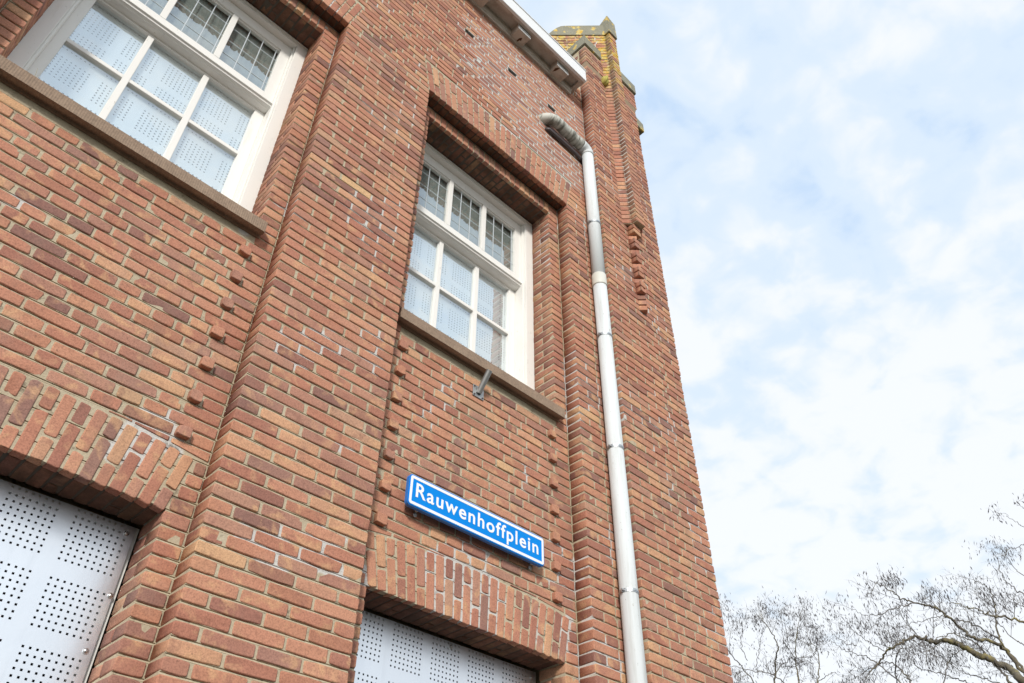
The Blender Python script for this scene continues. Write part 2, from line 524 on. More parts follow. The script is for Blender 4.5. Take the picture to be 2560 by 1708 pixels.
# ------------------------------------------------------------------ bricks
def make_template(nx, ny, nz):
    idx = {}
    ijk = []
    for i in range(nx):
        for j in range(ny):
            for k in range(nz):
                if i in (0, nx-1) or j in (0, ny-1) or k in (0, nz-1):
                    idx[(i, j, k)] = len(ijk)
                    ijk.append((i, j, k))
    fs = []
    for i in range(nx-1):
        for k in range(nz-1):
            fs.append((idx[i, 0, k], idx[i+1, 0, k], idx[i+1, 0, k+1], idx[i, 0, k+1]))
            j = ny-1
            fs.append((idx[i, j, k], idx[i, j, k+1], idx[i+1, j, k+1], idx[i+1, j, k]))
        for j in range(ny-1):
            fs.append((idx[i, j, 0], idx[i, j+1, 0], idx[i+1, j+1, 0], idx[i+1, j, 0]))
            k = nz-1
            fs.append((idx[i, j, k], idx[i+1, j, k], idx[i+1, j+1, k], idx[i, j+1, k]))
    for j in range(ny-1):
        for k in range(nz-1):
            fs.append((idx[0, j, k], idx[0, j, k+1], idx[0, j+1, k+1], idx[0, j+1, k]))
            i = nx-1
            fs.append((idx[i, j, k], idx[i, j+1, k], idx[i, j+1, k+1], idx[i, j, k+1]))
    return np.array(ijk), np.array(fs)

TNX, TNY, TNZ = 8, 4, 6
TIJK, TF = make_template(TNX, TNY, TNZ)

def axis(nn, Lx, r):
    if nn == 4:                           # depth: only the visible arris is rounded
        return np.array([0.0, r, 2.4*r, Lx])
    q = min(2.4*r, Lx*0.3)
    return np.concatenate([[0.0, r], np.linspace(q, Lx-q, nn-4), [Lx-r, Lx]])

def tintv(dark=0.0):
    u = rng.random()
    if u < 0.05: a = rng.uniform(0.0, 0.14)
    elif u < 0.085: a = rng.uniform(0.84, 1.0)
    else: a = min(0.93, max(0.03, rng.normal(0.50, 0.23)))
    return (max(0.0, a-dark), rng.random(), rng.random(), 1.0)

class Bricks:
    def __init__(s):
        s.v, s.t, s.n = [], [], 0
    def add(s, o, u, n, w, Lx, D, H, dark=0.0, r=0.0026, jit=1.0, warp=None):
        """o: corner on the visible face, u: along, n: into the wall, w: up"""
        X, Y, Z = axis(TNX, Lx, r), axis(TNY, D, r), axis(TNZ, H, r)
        P = np.stack([X[TIJK[:, 0]], Y[TIJK[:, 1]], Z[TIJK[:, 2]]], 1)
        dims = np.array([Lx, D, H])
        inn = np.clip(P, r, dims-np.array([r, 0.0, r]))
        d = P-inn
        ln = np.linalg.norm(d, axis=1, keepdims=True)
        P = np.where(ln > 1e-9, inn+d/np.maximum(ln, 1e-9)*r, P)
        edge = (np.abs(d) > 1e-9).sum(1) >= 2
        # uneven faces and chipped arrises
        P += rng.normal(0, 0.00035, P.shape)*jit
        ph = rng.uniform(0, 6.28, 6)
        P[:, 2] += 0.0012*jit*np.sin(P[:, 0]*rng.uniform(15, 45)+ph[0])*np.where(P[:, 2] > H/2, 1, -1)
        P[:, 1] += 0.0007*jit*np.sin(P[:, 0]*rng.uniform(15, 40)+ph[1])
        ctr = dims/2
        pull = np.abs(rng.normal(0, 0.0017, len(P)))*edge*jit
        dirc = ctr-P
        dirc /= np.linalg.norm(dirc, axis=1, keepdims=True)
        P += dirc*pull[:, None]
        ex = np.minimum(P[:, 0], Lx-P[:, 0]); ez = np.minimum(P[:, 2], H-P[:, 2])
        cor = np.clip(1-(ex+ez)/0.013, 0, 1)*(P[:, 1] < D*0.8)
        cor = cor*(0.45 if min(Lx, H) < 0.049 else 1.0)
        P[:, 0] += np.where(P[:, 0] < Lx/2, 1, -1)*cor*rng.uniform(0.001, 0.006)
        P[:, 2] += np.where(P[:, 2] < H/2, 1, -1)*cor*rng.uniform(0.001, 0.005)
        if rng.random() < 0.34*jit:
            c = np.array([rng.choice([0, Lx, rng.uniform(0, Lx)]), 0.0, rng.choice([0, H])])
            dist = np.linalg.norm(P-c, axis=1)
            q = np.clip(1-dist/rng.uniform(0.015, 0.03), 0, 1)
            P += dirc*(q*rng.uniform(0.004, 0.011))[:, None]
        # slightly out of line
        a = rng.normal(0, 0.006)*jit
        b = rng.normal(0, 0.004)*jit
        Q = P-ctr
        Q = np.stack([Q[:, 0]-a*Q[:, 2]-b*Q[:, 1], Q[:, 1]+b*Q[:, 0], Q[:, 2]+a*Q[:, 0]], 1)+ctr
        Q[:, 1] += np.clip(rng.normal(-0.0002, 0.0010), -0.0025, 0.0018)*jit
        o, u, n, w = (np.array(k, float) for k in (o, u, n, w))
        V = o+Q[:, :1]*u+Q[:, 1:2]*n+Q[:, 2:]*w
        if warp is not None:
            zb, zt = o[2], o[2]+H
            lo_ = np.minimum(np.array([warp(x) for x in V[:, 0]]), zt-0.006)
            V[:, 2] = np.where(lo_ > zb, zt-(zt-V[:, 2])*(zt-lo_)/(zt-zb), V[:, 2])
        s.v.append(V)
        s.t.append(np.tile(tintv(dark), (len(P), 1)))
        s.n += 1
    def build(s, name, m, parent):
        V = np.concatenate(s.v)
        T = np.concatenate(s.t)
        nv = len(TIJK)
        Fc = (TF[None]+(np.arange(s.n)*nv)[:, None, None]).reshape(-1, 4)
        me = bpy.data.meshes.new(name)
        me.vertices.add(len(V)); me.vertices.foreach_set('co', V.ravel().astype(np.float32))
        me.loops.add(Fc.size); me.loops.foreach_set('vertex_index', Fc.ravel().astype(np.int32))
        me.polygons.add(len(Fc)); me.polygons.foreach_set('loop_start', np.arange(0, Fc.size, 4, dtype=np.int32))
        me.update(calc_edges=True)
        at = me.color_attributes.new('tint', 'FLOAT_COLOR', 'POINT')
        at.data.foreach_set('color', T.ravel().astype(np.float32))
        return link(name, me, m, parent, smooth=True)

Z0, PC = 3.10, 0.05976
BH = PC-0.0092
ST, HD, JT = 0.206, 0.099, 0.0090
def zr(k): return Z0+PC*k+0.0046
UX, UY, UZ = (1, 0, 0), (0, 1, 0), (0, 0, 1)
ph_ = 0.42

def fill(x0, x1, prev, lend=None, rend=None):
    """lengths of one course between x0 and x1 in wild bond"""
    out_ = []
    x = x0
    end = x1
    if lend:
        out_.append((x, lend)); x += lend+JT
    tail = None
    if rend:
        tail = (x1-rend, rend); end = x1-rend-JT
    if end-x > 0.03:
        while True:
            rem = end-x
            if rem <= 0.222:
                out_.append((x, rem)); break
            l = ST if rng.random() < ph_ else HD
            for q in range(4):
                j = x+l+JT/2
                if any(abs(j-p) < 0.034 for p in prev):
                    l = HD if l == ST else ST
                    if q >= 2: l = rng.uniform(0.12, 0.17)
                else:
                    break
            if l == HD and rng.random() < 0.16: l = 0.150
            l *= rng.uniform(0.95, 1.04)
            if rem-l-JT < 0.06:
                l = (rem-JT)*0.5
            out_.append((x, l)); x += l+JT
    if tail:
        out_.append(tail)
    return out_, [a-JT/2 for a, l in out_]

def lay(B, x0, x1, k0, k1, face, depth=0.1085, lc=False, rc=False, cut=None, skip=None, dark=0.0):
    """courses k0..k1-1 on a plane y=face; lc/rc: corner quoins alternate; cut(k)->interval list"""
    prev = []
    for k in range(k0, k1):
        ivs = [(x0, x1, lc, rc)] if cut is None else cut(k)
        js = []
        for (a, b, l_, r_) in ivs:
            le = (ST if k % 2 else HD) if l_ else None
            re = (HD if k % 2 else ST) if r_ else None
            if b-a < 0.11:
                row, j = [(a, b-a)], []
            else:
                row, j = fill(a, b, prev, le, re)
            js += j
            for (x, l) in row:
                if skip and skip(k, x, l):
                    continue
                B.add((x, face, zr(k)), UX, UY, UZ, l, depth, BH, dark)
        prev = js

# openings and bays measured on the wall
BAYS = [(-0.452, 1.047, -0.345, 0.937), (1.777, 3.270, 1.880, 3.162)]
TX0, TX1, TY = 3.602, 4.430, -0.112
YB = 0.112
YR = 0.300                               # back of the reveal
XL = -2.40
ZT = 8.94

house = empty('brick_building')
tag(house, 'red brick building with recessed window bays, white sash windows and a stepped corner tower', 'building')

A = Bricks()
kz = lambda z: int(round((z-Z0)/PC))
K_LINT = kz(6.865)                       # 63
KG = -int(Z0/PC)                         # ground
K_TOP = kz(ZT)+1
# left end of the wall and the piers between the bays
lay(A, XL, BAYS[0][0], KG, K_LINT, 0.0, lc=True, rc=True)
lay(A, BAYS[0][1], BAYS[1][0], KG, K_LINT, 0.0, lc=True, rc=True)
lay(A, BAYS[1][1], TX0, KG, K_LINT, 0.0, lc=True)
# over the bays, round the flat arches of upright bricks
LH, SPL = 0.335, 0.072
def upper_cut(k):
    z = zr(k)+BH*0.4
    if z < 6.865+LH:
        s = SPL*(z-6.865)/LH+0.008
        return [(XL, BAYS[0][0]-s, False, False), (BAYS[0][1]+s, BAYS[1][0]-s, False, False), (BAYS[1][1]+s, TX0, False, False)]
    return [(XL, TX0, False, False)]
VENTS = [(2.052, 2.150), (2.572, 2.672), (3.088, 3.186), (1.53, 1.63), (1.01, 1.11)]
K_VENT = 84
def upper_fill():
    prev = []
    for k in range(K_LINT, K_TOP):
        ivs = upper_cut(k)
        if k == K_VENT:
            vs = sorted(VENTS)
            ivs = []
            x = XL
            for a, b in vs:
                ivs.append((x, a-JT, False, False)); x = b+JT
            ivs.append((x, TX0, False, False))
        js = []
        for (a, b, l_, r_) in ivs:
            row, j = fill(a, b, prev)
            js += j
            for (x, l) in row:
                A.add((x, 0.0, zr(k)), UX, UY, UZ, l, 0.098, BH, jit=0.75)
        prev = js
upper_fill()
# recessed panels between lower and upper windows
def low_arch(x, bay):
    """top of the cambered lower arch"""
    c = (bay[2]+bay[3])/2
    q = (x-c)/((bay[3]-bay[2])/2+0.055)
    return Z0+0.25+0.043*(1-q*q)
BLOCKK = [5, 8, 11, 14, 17, 20, 23]
blocks = []
for bay in BAYS:
    b0, b1, o0, o1 = bay
    bx = [(o0-0.012, o0+0.048), (o1-0.086, o1-0.026)] if bay is BAYS[1] else [(o0-0.01, o0+0.050), (o1-0.060, o1)]
    prev = []
    for k in range(0, 25):
        ivs = []
        zc = zr(k)
        if k < 4:                        # beside the arch
            s = 0.06*min(1, (zc+BH*0.4-Z0)/0.25)+0.008
            ivs = [(b0+0.0015, o0-s), (o1+s, b1-0.0015)]
        else:
            ivs = [(b0+0.0015, b1-0.0015)]
        if k in BLOCKK:
            n2_ = []
            for (a, b) in ivs:
                x = a
                for (p, q) in bx:
                    if a < p and q < b:
                        n2_.append((x, p-JT)); x = q+JT
                n2_.append((x, b))
            ivs = n2_
        js = []
        for (a, b) in ivs:
            row, j = fill(a, b, prev)
            js += j
            for (x, l) in row:
                zb = zr(k); h = BH
                wf = None
                if o0-0.07 < x+l/2 < o1+0.07 and 4 <= k < 6:
                    if min(low_arch(x, bay), low_arch(x+l, bay))+0.012 > zb+BH: continue
                    wf = lambda q, bay=bay: low_arch(q, bay)+0.008
                A.add((x, YB, zb), UX, UY, UZ, l, 0.108, h, warp=wf)
        prev = js
        if k in BLOCKK:
            for (p, q) in bx:
                blocks.append((p, q, zr(k)))
    # jamb strips with the reveal behind them
    for (sx0, sx1, side) in ((b0+0.0015, o0, 1), (o1, b1-0.0015, 0)):
        for k in list(range(KG, 0)) + list(range(25, kz(6.755)+3)):
            zb = zr(k)
            if zb > 6.862: continue
            h = min(BH, 6.862-zb)
            if h < 0.02: continue
            lx = sx1-sx0
            if k % 2:
                A.add((sx0, YB, zb), UX, UY, UZ, lx, YR-YB, h)
            else:
                A.add((sx0, YB, zb), UX, UY, UZ, lx, 0.098, h)
                A.add((sx0, YB+0.108, zb), UX, UY, UZ, lx, YR-YB-0.108, h)
        for k in range(0, 5):            # reveal bricks never seen above the arch: skip
            pass
A.build('facade_wall', BRICK, house)

def joint_profile(y, z0, z1, back, head=0.0034, lo=0.0024, hi=0.0085):
    """section of a wall core whose bed joints slope: flush on the lower brick, hollow under the upper one"""
    pr = [(back, z0), (y+head, z0)]
    k = kz(z0)-1
    while zr(k) < z1+0.1:
        zt = zr(k-1)+BH; zb = zr(k)
        for (yy, z) in ((y+head, zt-0.0008), (y+lo, zt), (y+hi, zb), (y+head, zb+0.0008)):
            if z0+0.001 < z < z1-0.001:
                pr.append((yy, z))
        k += 1
    pr += [(y+head, z1), (back, z1)]
    return pr
# mortar body of the wall, 6 mm behind the brick faces
MR = 0.0052
mb = MB()
mb.extrude_x(joint_profile(0, 0, 6.87, 0.33), XL+MR, BAYS[0][0]-MR)
mb.extrude_x(joint_profile(0, 0, 6.87, 0.33), BAYS[0][1]+MR, BAYS[1][0]-MR)
mb.extrude_x(joint_profile(0, 0, 6.87, 0.33), BAYS[1][1]+MR, 3.66)
# upper wall with the open vent holes left out
zv0, zv1 = zr(K_VENT)-0.003, zr(K_VENT)+BH+0.003
mb.extrude_x(joint_profile(0, 6.87+MR, zv0, 0.33), XL+MR, 3.66)
x = XL+MR
for a, b in sorted(VENTS):
    mb.box(x, a-0.002, MR, 0.33, zv0, zv1); x = b+0.002
mb.box(x, 3.66, MR, 0.33, zv0, zv1)
mb.extrude_x(joint_profile(0, zv1, ZT, 0.33), XL+MR, 3.66)
for (b0, b1, o0, o1) in BAYS:
    mb.extrude_x(joint_profile(YB, 0, 6.87, YR), b0-MR, o0-MR)
    mb.extrude_x(joint_profile(YB, 0, 6.87, YR), o1+MR, b1+MR)
    mb.extrude_x(joint_profile(YB, Z0+MR, 4.592, YR), o0-MR, o1+MR)
    mb.box(o0-MR, o1+MR, YB+0.002, YR, 4.592, 4.638)
    mb.box(o0-MR, o1+MR, YB+MR, YR, 6.755+MR, 6.87)
    mb.box(o0-MR, o1+MR, YB+MR, YR, 0, 0.86)
mb.build('mortar', MORTAR, house)
for a, b in VENTS:
    MB().box(a-0.001, b+0.001, 0.014, 0.28, zv0+0.001, zv1-0.001).build('vent_shade_block', SHADEBLK, house)  # solid block in each vent, its black painted as the shade inside
for (b0, b1, o0, o1) in BAYS:
    MB().box(o0, o1, YB+0.036, YR, Z0+0.0038, Z0+0.03).build('soot_shade_mortar', SOOTSHADEM, house)  # soffit strips in mortar coloured with soot and painted shade
    MB().box(o0, o1, YB+0.031, YR, 6.7588, 6.79).build('soot_shade_mortar', SOOTSHADEM, house)
    MB().box(b0, b1, 0.041, YB, 6.8688, 6.90).build('soot_shade_mortar', SOOTSHADEM, house)
wm = MB()
for k in range(kz(7.24), kz(8.66)):
    zlo = Z0+PC*k
    xs = 2.06+0.10*math.sin(k*1.7)+rng.uniform(-0.05, 0.05)
    if zlo < 7.62: xs += (7.62-zlo)*1.9
    if zlo > 8.3: xs += (zlo-8.3)*0.9
    ends = [xs]
    if k == K_VENT:
        for a, b in sorted(VENTS):
            if a > xs: ends += [a-0.004, b+0.004]
    ends.append(3.60)
    for i in range(0, len(ends), 2):
        wm.extrude_x([(0.02, zlo-PC+BH+0.0048), (-0.0017, zlo-PC+BH+0.0028), (-0.0012, zlo+0.0040), (0.0006, zlo+0.0046), (0.0022, zlo+0.0054), (0.0022, zlo+BH+0.0046), (0.02, zlo+BH+0.0046)], ends[i], ends[i+1])
wm.build('white_pointing', WMORTAR, house)

# ---- flat arches of upright bricks
def soldier_row(B, x0, x1, zb, ht, spl, face, depth, flip=0, lowcam=None):
    n = int(round((x1-x0+JT)/0.0556))
    pit = (x1-x0+JT)/n
    wd = pit-JT+0.0022
    for i in range(n):
        q = (i+0.5)/n*2-1
        h = ht if lowcam is None else lowcam(x0+pit*i+wd/2)-zb-0.004
        tilt = math.atan2(spl*q, ht)
        ax = np.array([math.cos(tilt), 0, -math.sin(tilt)])
        up = np.array([math.sin(tilt), 0, math.cos(tilt)])
        sc = 1+spl*2/(x1-x0)*0.6
        o = np.array([x0+pit*i, face, zb])
        long_ = ST if h > 0.3 else h*0.64
        split = long_ if (i+flip) % 2 else h-long_-JT
        split += rng.normal(0, 0.004)
        B.add(o, ax, UY, up, wd, depth, split, r=0.003)
        o2 = o+up*(split+JT)
        ex = wd*(sc-1)*0.5
        B.add(o2-ax*ex*0.3, ax, UY, up, wd+ex, depth, h-split-JT, r=0.003)

for bi, bay in enumerate(BAYS):
    b0, b1, o0, o1 = bay
    B = Bricks()
    soldier_row(B, b0+0.002, b1-0.002, 6.865, LH, SPL, 0.0, 0.040, bi)
    lo = B.build('outer_lintel', BRICK, house)
    B = Bricks()
    soldier_row(B, o0+0.002, o1-0.002, Z0, 0.27, 0.055, YB, 0.035, bi, lambda x, bay=bay: low_arch(x, bay))
    B.build('lower_lintel', BRICK, house)
    B = Bricks()                         # band over the upper window and its soffit
    n = int(round((o1-o0+JT)/0.0556)); pit = (o1-o0+JT)/n
    for i in range(n):
        B.add((o0+pit*i, YB, 6.757), UX, UY, UZ, pit-JT+0.001, 0.030, 0.106)
    B.build('inner_lintel', BRICK, house)
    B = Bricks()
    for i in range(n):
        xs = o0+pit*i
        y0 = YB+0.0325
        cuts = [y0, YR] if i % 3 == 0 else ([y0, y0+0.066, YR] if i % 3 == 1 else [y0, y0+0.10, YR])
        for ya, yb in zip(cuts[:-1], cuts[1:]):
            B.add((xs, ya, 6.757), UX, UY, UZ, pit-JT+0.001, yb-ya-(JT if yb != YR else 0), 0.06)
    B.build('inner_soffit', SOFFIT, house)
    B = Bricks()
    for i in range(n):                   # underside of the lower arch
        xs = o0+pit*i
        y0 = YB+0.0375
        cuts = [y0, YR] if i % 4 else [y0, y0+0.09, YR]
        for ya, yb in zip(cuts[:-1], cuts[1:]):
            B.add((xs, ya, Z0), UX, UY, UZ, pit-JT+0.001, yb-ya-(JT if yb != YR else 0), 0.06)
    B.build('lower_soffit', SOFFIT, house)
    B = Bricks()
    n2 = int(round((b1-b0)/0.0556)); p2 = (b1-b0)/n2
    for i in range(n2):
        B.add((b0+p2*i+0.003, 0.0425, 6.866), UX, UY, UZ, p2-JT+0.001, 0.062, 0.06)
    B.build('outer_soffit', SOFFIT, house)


for (p, q, z) in blocks:
    B = Bricks()
    B.add((p, YB-0.025, z), UX, UY, UZ, q-p, 0.13, BH, r=0.0022)
    B.t[-1][:, 0] = rng.uniform(0.40, 0.72)
    B.build('protruding_brick', BRICK, house)

# ---- window sills
for (b0, b1, o0, o1) in BAYS:
    prof = [(0.050, 4.642), (0.050, 4.714), (0.058, 4.720), (0.34, 4.775), (0.34, 4.66), (0.125, 4.64), (0.105, 4.640), (0.100, 4.655), (0.080, 4.655), (0.075, 4.640)]
    m_ = MB()
    n = 40
    xs = np.linspace(o0-0.057, o1+0.018, n)
    P_ = len(prof)
    vs = []
    for i, x in enumerate(xs):
        for (y, z) in prof:
            e = rng.normal(0, 0.0011)
            vs.append((x+(rng.normal(0, 0.001) if 0 < i < n-1 else 0), y+e*0.7, z+e))
    fs = [tuple(range(P_)), tuple(range(P_*n-1, P_*(n-1)-1, -1))]
    for i in range(n-1):
        for k in range(P_):
            fs.append((i*P_+k, (i+1)*P_+k, (i+1)*P_+(k+1) % P_, i*P_+(k+1) % P_))
    m_.add(vs, fs)
    m_.build('window_sill', SILL, house)

# ---- perforated sheet with real holes
def sheet(name, m, parent, x0, x1, z0, z1, y, gx, gz, hole, extra=None, thick=0.003):
    cols = [g+i*0.0237 for g in gx for i in range(8)]
    rows = [g-i*0.0237 for g in gz for i in range(8)]
    hc = set(round(c, 4) for c in cols)
    hr = set(round(r_, 4) for r_ in rows)
    ec, er = extra if extra else ([], [])
    allc = sorted(c for c in set(list(hc)+[round(c, 4) for c in ec]) if x0+0.008 < c < x1-0.008)
    allr = sorted(r_ for r_ in set(list(hr)+[round(c, 4) for c in er]) if z0+0.008 < r_ < z1-0.008)
    h = hole/2
    X = [x0]+[v for c in allc for v in (c-h, c+h)]+[x1]
    Zs = [z0]+[v for c in allr for v in (c-h, c+h)]+[z1]
    nx, nz = len(X), len(Zs)
    vs = [(a, y, b) for b in Zs for a in X]
    fs = []
    for j in range(nz-1):
        for i in range(nx-1):
            if i % 2 and j % 2:
                c, r_ = allc[i//2], allr[j//2]
                inc, inr = c in hc, r_ in hr
                if (inc and inr) or (not inc and inr) or (inc and not inr):
                    continue
            fs.append((j*nx+i, j*nx+i+1, (j+1)*nx+i+1, (j+1)*nx+i))
    me = bpy.data.meshes.new(name)
    me.from_pydata(vs, [], fs)
    o = link(name, me, m, parent)
    sm = o.modifiers.new('thickness', 'SOLIDIFY'); sm.thickness = thick; sm.offset = -1
    return o

# ---- sash windows
def window(bay):
    b0, b1, o0, o1 = bay
    d = o0-1.880                          # offset from the measured middle window
    w = empty('sash_window', house)
    X = lambda v: v+d
    yf = 0.305
    zs = 4.72
    f = MB()
    # outer frame: jambs, head with a small mould
    f.box(X(1.872), X(1.950), yf, 0.50, zs-0.01, 6.755)
    f.box(X(3.090), X(3.170), yf, 0.50, zs-0.01, 6.755)
    f.box(X(1.950), X(3.090), yf, 0.50, 6.712, 6.755)
    f.box(X(1.88), X(3.162), yf-0.008, yf, 6.738, 6.753)
    f.box(X(1.950), X(1.962), 0.33, 0.50, zs, 6.712)
    f.box(X(3.078), X(3.090), 0.33, 0.50, zs, 6.712)
    f.build('frame', WHITE, w, bevel=0.0025)
    # fixed upper sash
    u = MB()
    y0, y1 = 0.352, 0.392
    u.box(X(1.962), X(2.020), y0, y1, 6.03, 6.712)
    u.box(X(3.012), X(3.078), y0, y1, 6.03, 6.712)
    u.box(X(2.020), X(3.012), y0, y1, 6.622, 6.712)
    u.box(X(2.020), X(3.012), y0, y1, 6.030, 6.097)
    for a in (2.307, 2.655):
        u.box(X(a), X(a+0.038), y0, y1, 6.097, 6.622)
    # glazing rebate
    for a, b in ((2.020, 2.307), (2.345, 2.655), (2.693, 3.012)):
        u.box(X(a), X(b), y0+0.012, y1, 6.610, 6.622)
    u.build('upper_sash', WHITE, w, bevel=0.002)
    # moulded transom under it
    tprof = [(0.338, 6.030), (0.338, 6.018), (0.350, 6.014), (0.352, 6.002), (0.366, 5.996), (0.372, 5.990), (0.425, 5.984), (0.460, 5.984), (0.460, 6.030)]
    MB().extrude_x(tprof, X(1.955), X(3.088)).build('transom', WHITE, w)
    # lower sash
    l = MB()
    y0, y1 = 0.416, 0.455
    l.box(X(1.962), X(2.014), y0, y1, 4.74, 5.984)
    l.box(X(3.014), X(3.078), y0, y1, 4.74, 5.984)
    l.box(X(2.014), X(3.014), y0, y1, 4.74, 4.80)
    l.box(X(2.014), X(3.014), y0, y1, 5.965, 5.984)
    for a in (2.315, 2.666):
        l.box(X(a), X(a+0.036), y0, y1, 4.80, 5.965)
    for a, b in ((2.014, 2.315), (2.351, 2.666), (2.702, 3.014)):
        l.box(X(a), X(b), y0+0.002, y1, 5.500, 5.530)
    l.build('lower_sash', WHITE, w, bevel=0.002)
    # panes
    for a, b in ((2.014, 2.315), (2.351, 2.666), (2.702, 3.014)):
        for c, e in ((4.80, 5.500), (5.530, 5.965)):
            MB().box(X(a), X(b), 0.436, 0.440, c, e).build('pane', GLASS, w)
    for a, b in ((2.020, 2.307), (2.345, 2.655), (2.693, 3.012)):
        MB().box(X(a), X(b), 0.374, 0.378, 6.097, 6.622).build('leaded_pane', LEADGL, w)
        cm = MB()
        n = 3
        for i in range(1, 4):
            x = a+0.099*i
            if x < b-0.012:
                cm.box(X(x-0.0026), X(x+0.0026), 0.3705, 0.3735, 6.097, 6.622)
        for i in range(1, 5):
            z = 6.625-0.1445*i+0.02
            if z > 6.11:
                cm.box(X(a), X(b), 0.3712, 0.3730, z-0.0019, z+0.0019)
        cm.build('lead_came', PUTTY, w)
    # perforated sheet close behind the lower panes, woven blind behind the leaded lights
    gx = [X(1.880)+0.136+0.237*i-0.237 for i in range(7)]
    gz = [5.419+0.237*i for i in range(-3, 4)]
    gz = sorted(g for g in gz)
    sheet('perforated_sheet', SHEETIN, w, X(1.965), X(3.075), 4.745, 5.98, 0.459, gx, gz, 0.0085)
    MB().box(X(2.004), X(3.030), 0.405, 0.410, 6.05, 6.70).build('blind', BLIND, w)
    MB().box(X(1.952), X(3.088), 0.56, 0.57, 4.7, 5.95).build('shade_backing', SHADEBLK, w)  # added black sheet, painted as the unlit space behind the perforations
    return w
for bay in BAYS:
    window(bay)

# ---- lower windows, closed with perforated metal
def lower_panel(bay, gx, label, bolts):
    b0, b1, o0, o1 = bay
    f = MB()
    f.box(o0-0.004, o0+0.052, 0.330, 0.40, 0.86, 3.098)
    f.box(o1-0.052, o1+0.004, 0.330, 0.40, 0.86, 3.098)
    f.box(o0+0.052, o1-0.052, 0.330, 0.40, 3.050, 3.098)
    f.box(o0+0.052, o1-0.052, 0.330, 0.40, 0.86, 0.92)
    f.build('covered_window_frame', WHITE, house)
    MB().box(o0+0.05, o1-0.05, 0.385, 0.395, 0.9, 3.06).build('shade_backing', SHADEBLK, house)  # added black sheet standing in for the dark behind the panel
    gz = [3.055-0.239*i for i in range(9)]
    o = sheet('perforated_panel', SHEET, None, o0+0.006, o1-0.012, 0.90, 3.092, 0.318, gx, gz, 0.0082,
              ([o1-0.043, o1-0.019], [3.081]), 0.003)
    tag(o, label, 'metal panel', 'perforated panels closing the lower windows')
    for (x, z) in bolts:
        b = MB()
        b.tube([(x, 0.318, z), (x, 0.315, z)], 0.0105, 16)
        b.tube([(x, 0.315, z), (x, 0.3115, z), (x, 0.3095, z)], [0.0075, 0.007, 0.004], 12)
        b.build('bolt', BOLT, o)
    return o
bo = lambda o1: [(o1-0.042, 3.058), (o1-0.02, 2.817), (o1-0.036, 2.612), (o1-0.03, 2.30), (o1-0.61, 3.067)]
lower_panel(BAYS[0], [0.704-0.237*i for i in range(5)], 'bright perforated metal panel with dotted blocks in the opening at lower left', bo(BAYS[0][3]))
lower_panel(BAYS[1], [2.201-0.237+0.237*i for i in range(5)], 'bright perforated metal panel in the opening straight below the blue street sign', bo(BAYS[1][3]))

# ---- eaves gutter
g = empty('gutter', house)
GX1 = 3.452
def jag(n): return rng.normal(0, 0.0012, n)
fm = MB()
fm.box(XL, GX1, -0.200, -0.172, 8.756, 8.958)
fm.box(XL, GX1+0.004, -0.207, -0.186, 8.946, 8.964)
fm.build('fascia', GUTTERW, g, bevel=0.003)
sm_ = MB()
sm_.box(XL, GX1, -0.172, -0.142, 8.766, 8.786)
sm_.box(3.402, GX1, -0.142, 0.0, 8.766, 8.786)
sm_.box(XL, GX1, -0.142, 0.02, 8.802, 8.82)
sm_.box(3.43, GX1-0.002, -0.172, 0.0, 8.786, 8.94)
sm_.build('soffit_board', SOFFITP, g, bevel=0.002)
prof = [(0.002, 8.690), (-0.022, 8.690), (-0.026, 8.700), (-0.026, 8.716), (-0.034, 8.722), (-0.040, 8.745), (-0.040, 8.801), (0.002, 8.801)]
MB().extrude_x(prof, XL, 3.41).build('eaves_moulding', SOFFITP, g)
bxs = [2.565+0.53*i for i in range(-9, 2)]
for i, x in enumerate(bxs):
    MB().box(x, x+0.155, -0.132, 0.0, 8.700, 8.8015).build('bracket', SOFFITP, g, bevel=0.003)
    b = MB(); b.box(x-0.003, x+0.158, -0.1365, -0.1325, 8.705, 8.801)
    b.build('bracket_face', GUTTERW, g, bevel=0.001)
    px, py = (0.085, -0.06) if i % 2 else (0.02, -0.085)
    if i >= len(bxs)-2:
        r_ = MB()
        pts = [(px+rng.normal(0, .006)+a, py+rng.normal(0, .006)+c) for a, c in ((-0.012, 0.02), (-0.018, -0.01), (-0.006, -0.025), (0.012, -0.03), (0.02, -0.004), (0.006, 0.01), (0.0, 0.026))]
        r_.prism([(x+a, c) for a, c in pts], 8.6975, 8.700)
        r_.build('rotten_patch', ROT, g)
rf = MB()
rf.box(XL, 3.488, -0.150, 0.05, 8.985, 9.000)
rf.build('roof_edge', ZINC, g, bevel=0.002)

# ---- rest of the building behind the front
bd = MB()
bd.box(XL+0.02, 4.30, 0.76, 6.0, 0, 8.9)
bd.box(XL+0.02, XL+0.2, 0.335, 0.76, 0, 8.9)
bd.box(1.0, 1.83, 0.335, 0.76, 0, 8.9)
bd.box(3.22, 4.30, 0.335, 0.76, 0, 8.7)
bd.box(XL+0.2, 1.0, 0.335, 0.76, 6.8, 8.7)
bd.box(1.83, 3.22, 0.335, 0.76, 6.8, 8.7)
bd.build('rear_walls', MORTAR, house)
rm = MB(); rm.box(XL, 3.50, 0.06, 6.1, 8.90, 8.98); rm.build('roof', ROOF, house)

# ------------------------------------------------------------------ corner tower
tw = empty('corner_tower', house)
CX = (TX0+TX1)/2+0.005                    # 4.02
TZ = 9.345
KT = kz(TZ)
B = Bricks()
PX0, PX1 = CX-0.070, CX+0.052             # central pilaster
SL0, SL1 = 3.893, CX+0.127                 # slot in which the diagonal faces show
def tower_cut(k):
    if zr(k) < 7.03:
        return [(TX0, TX1, True, True)]
    return [(TX0, SL0-0.004, True, False), (SL1+0.004, TX1, False, True)]
lay(B, TX0, TX1, KG, KT, TY, cut=tower_cut)
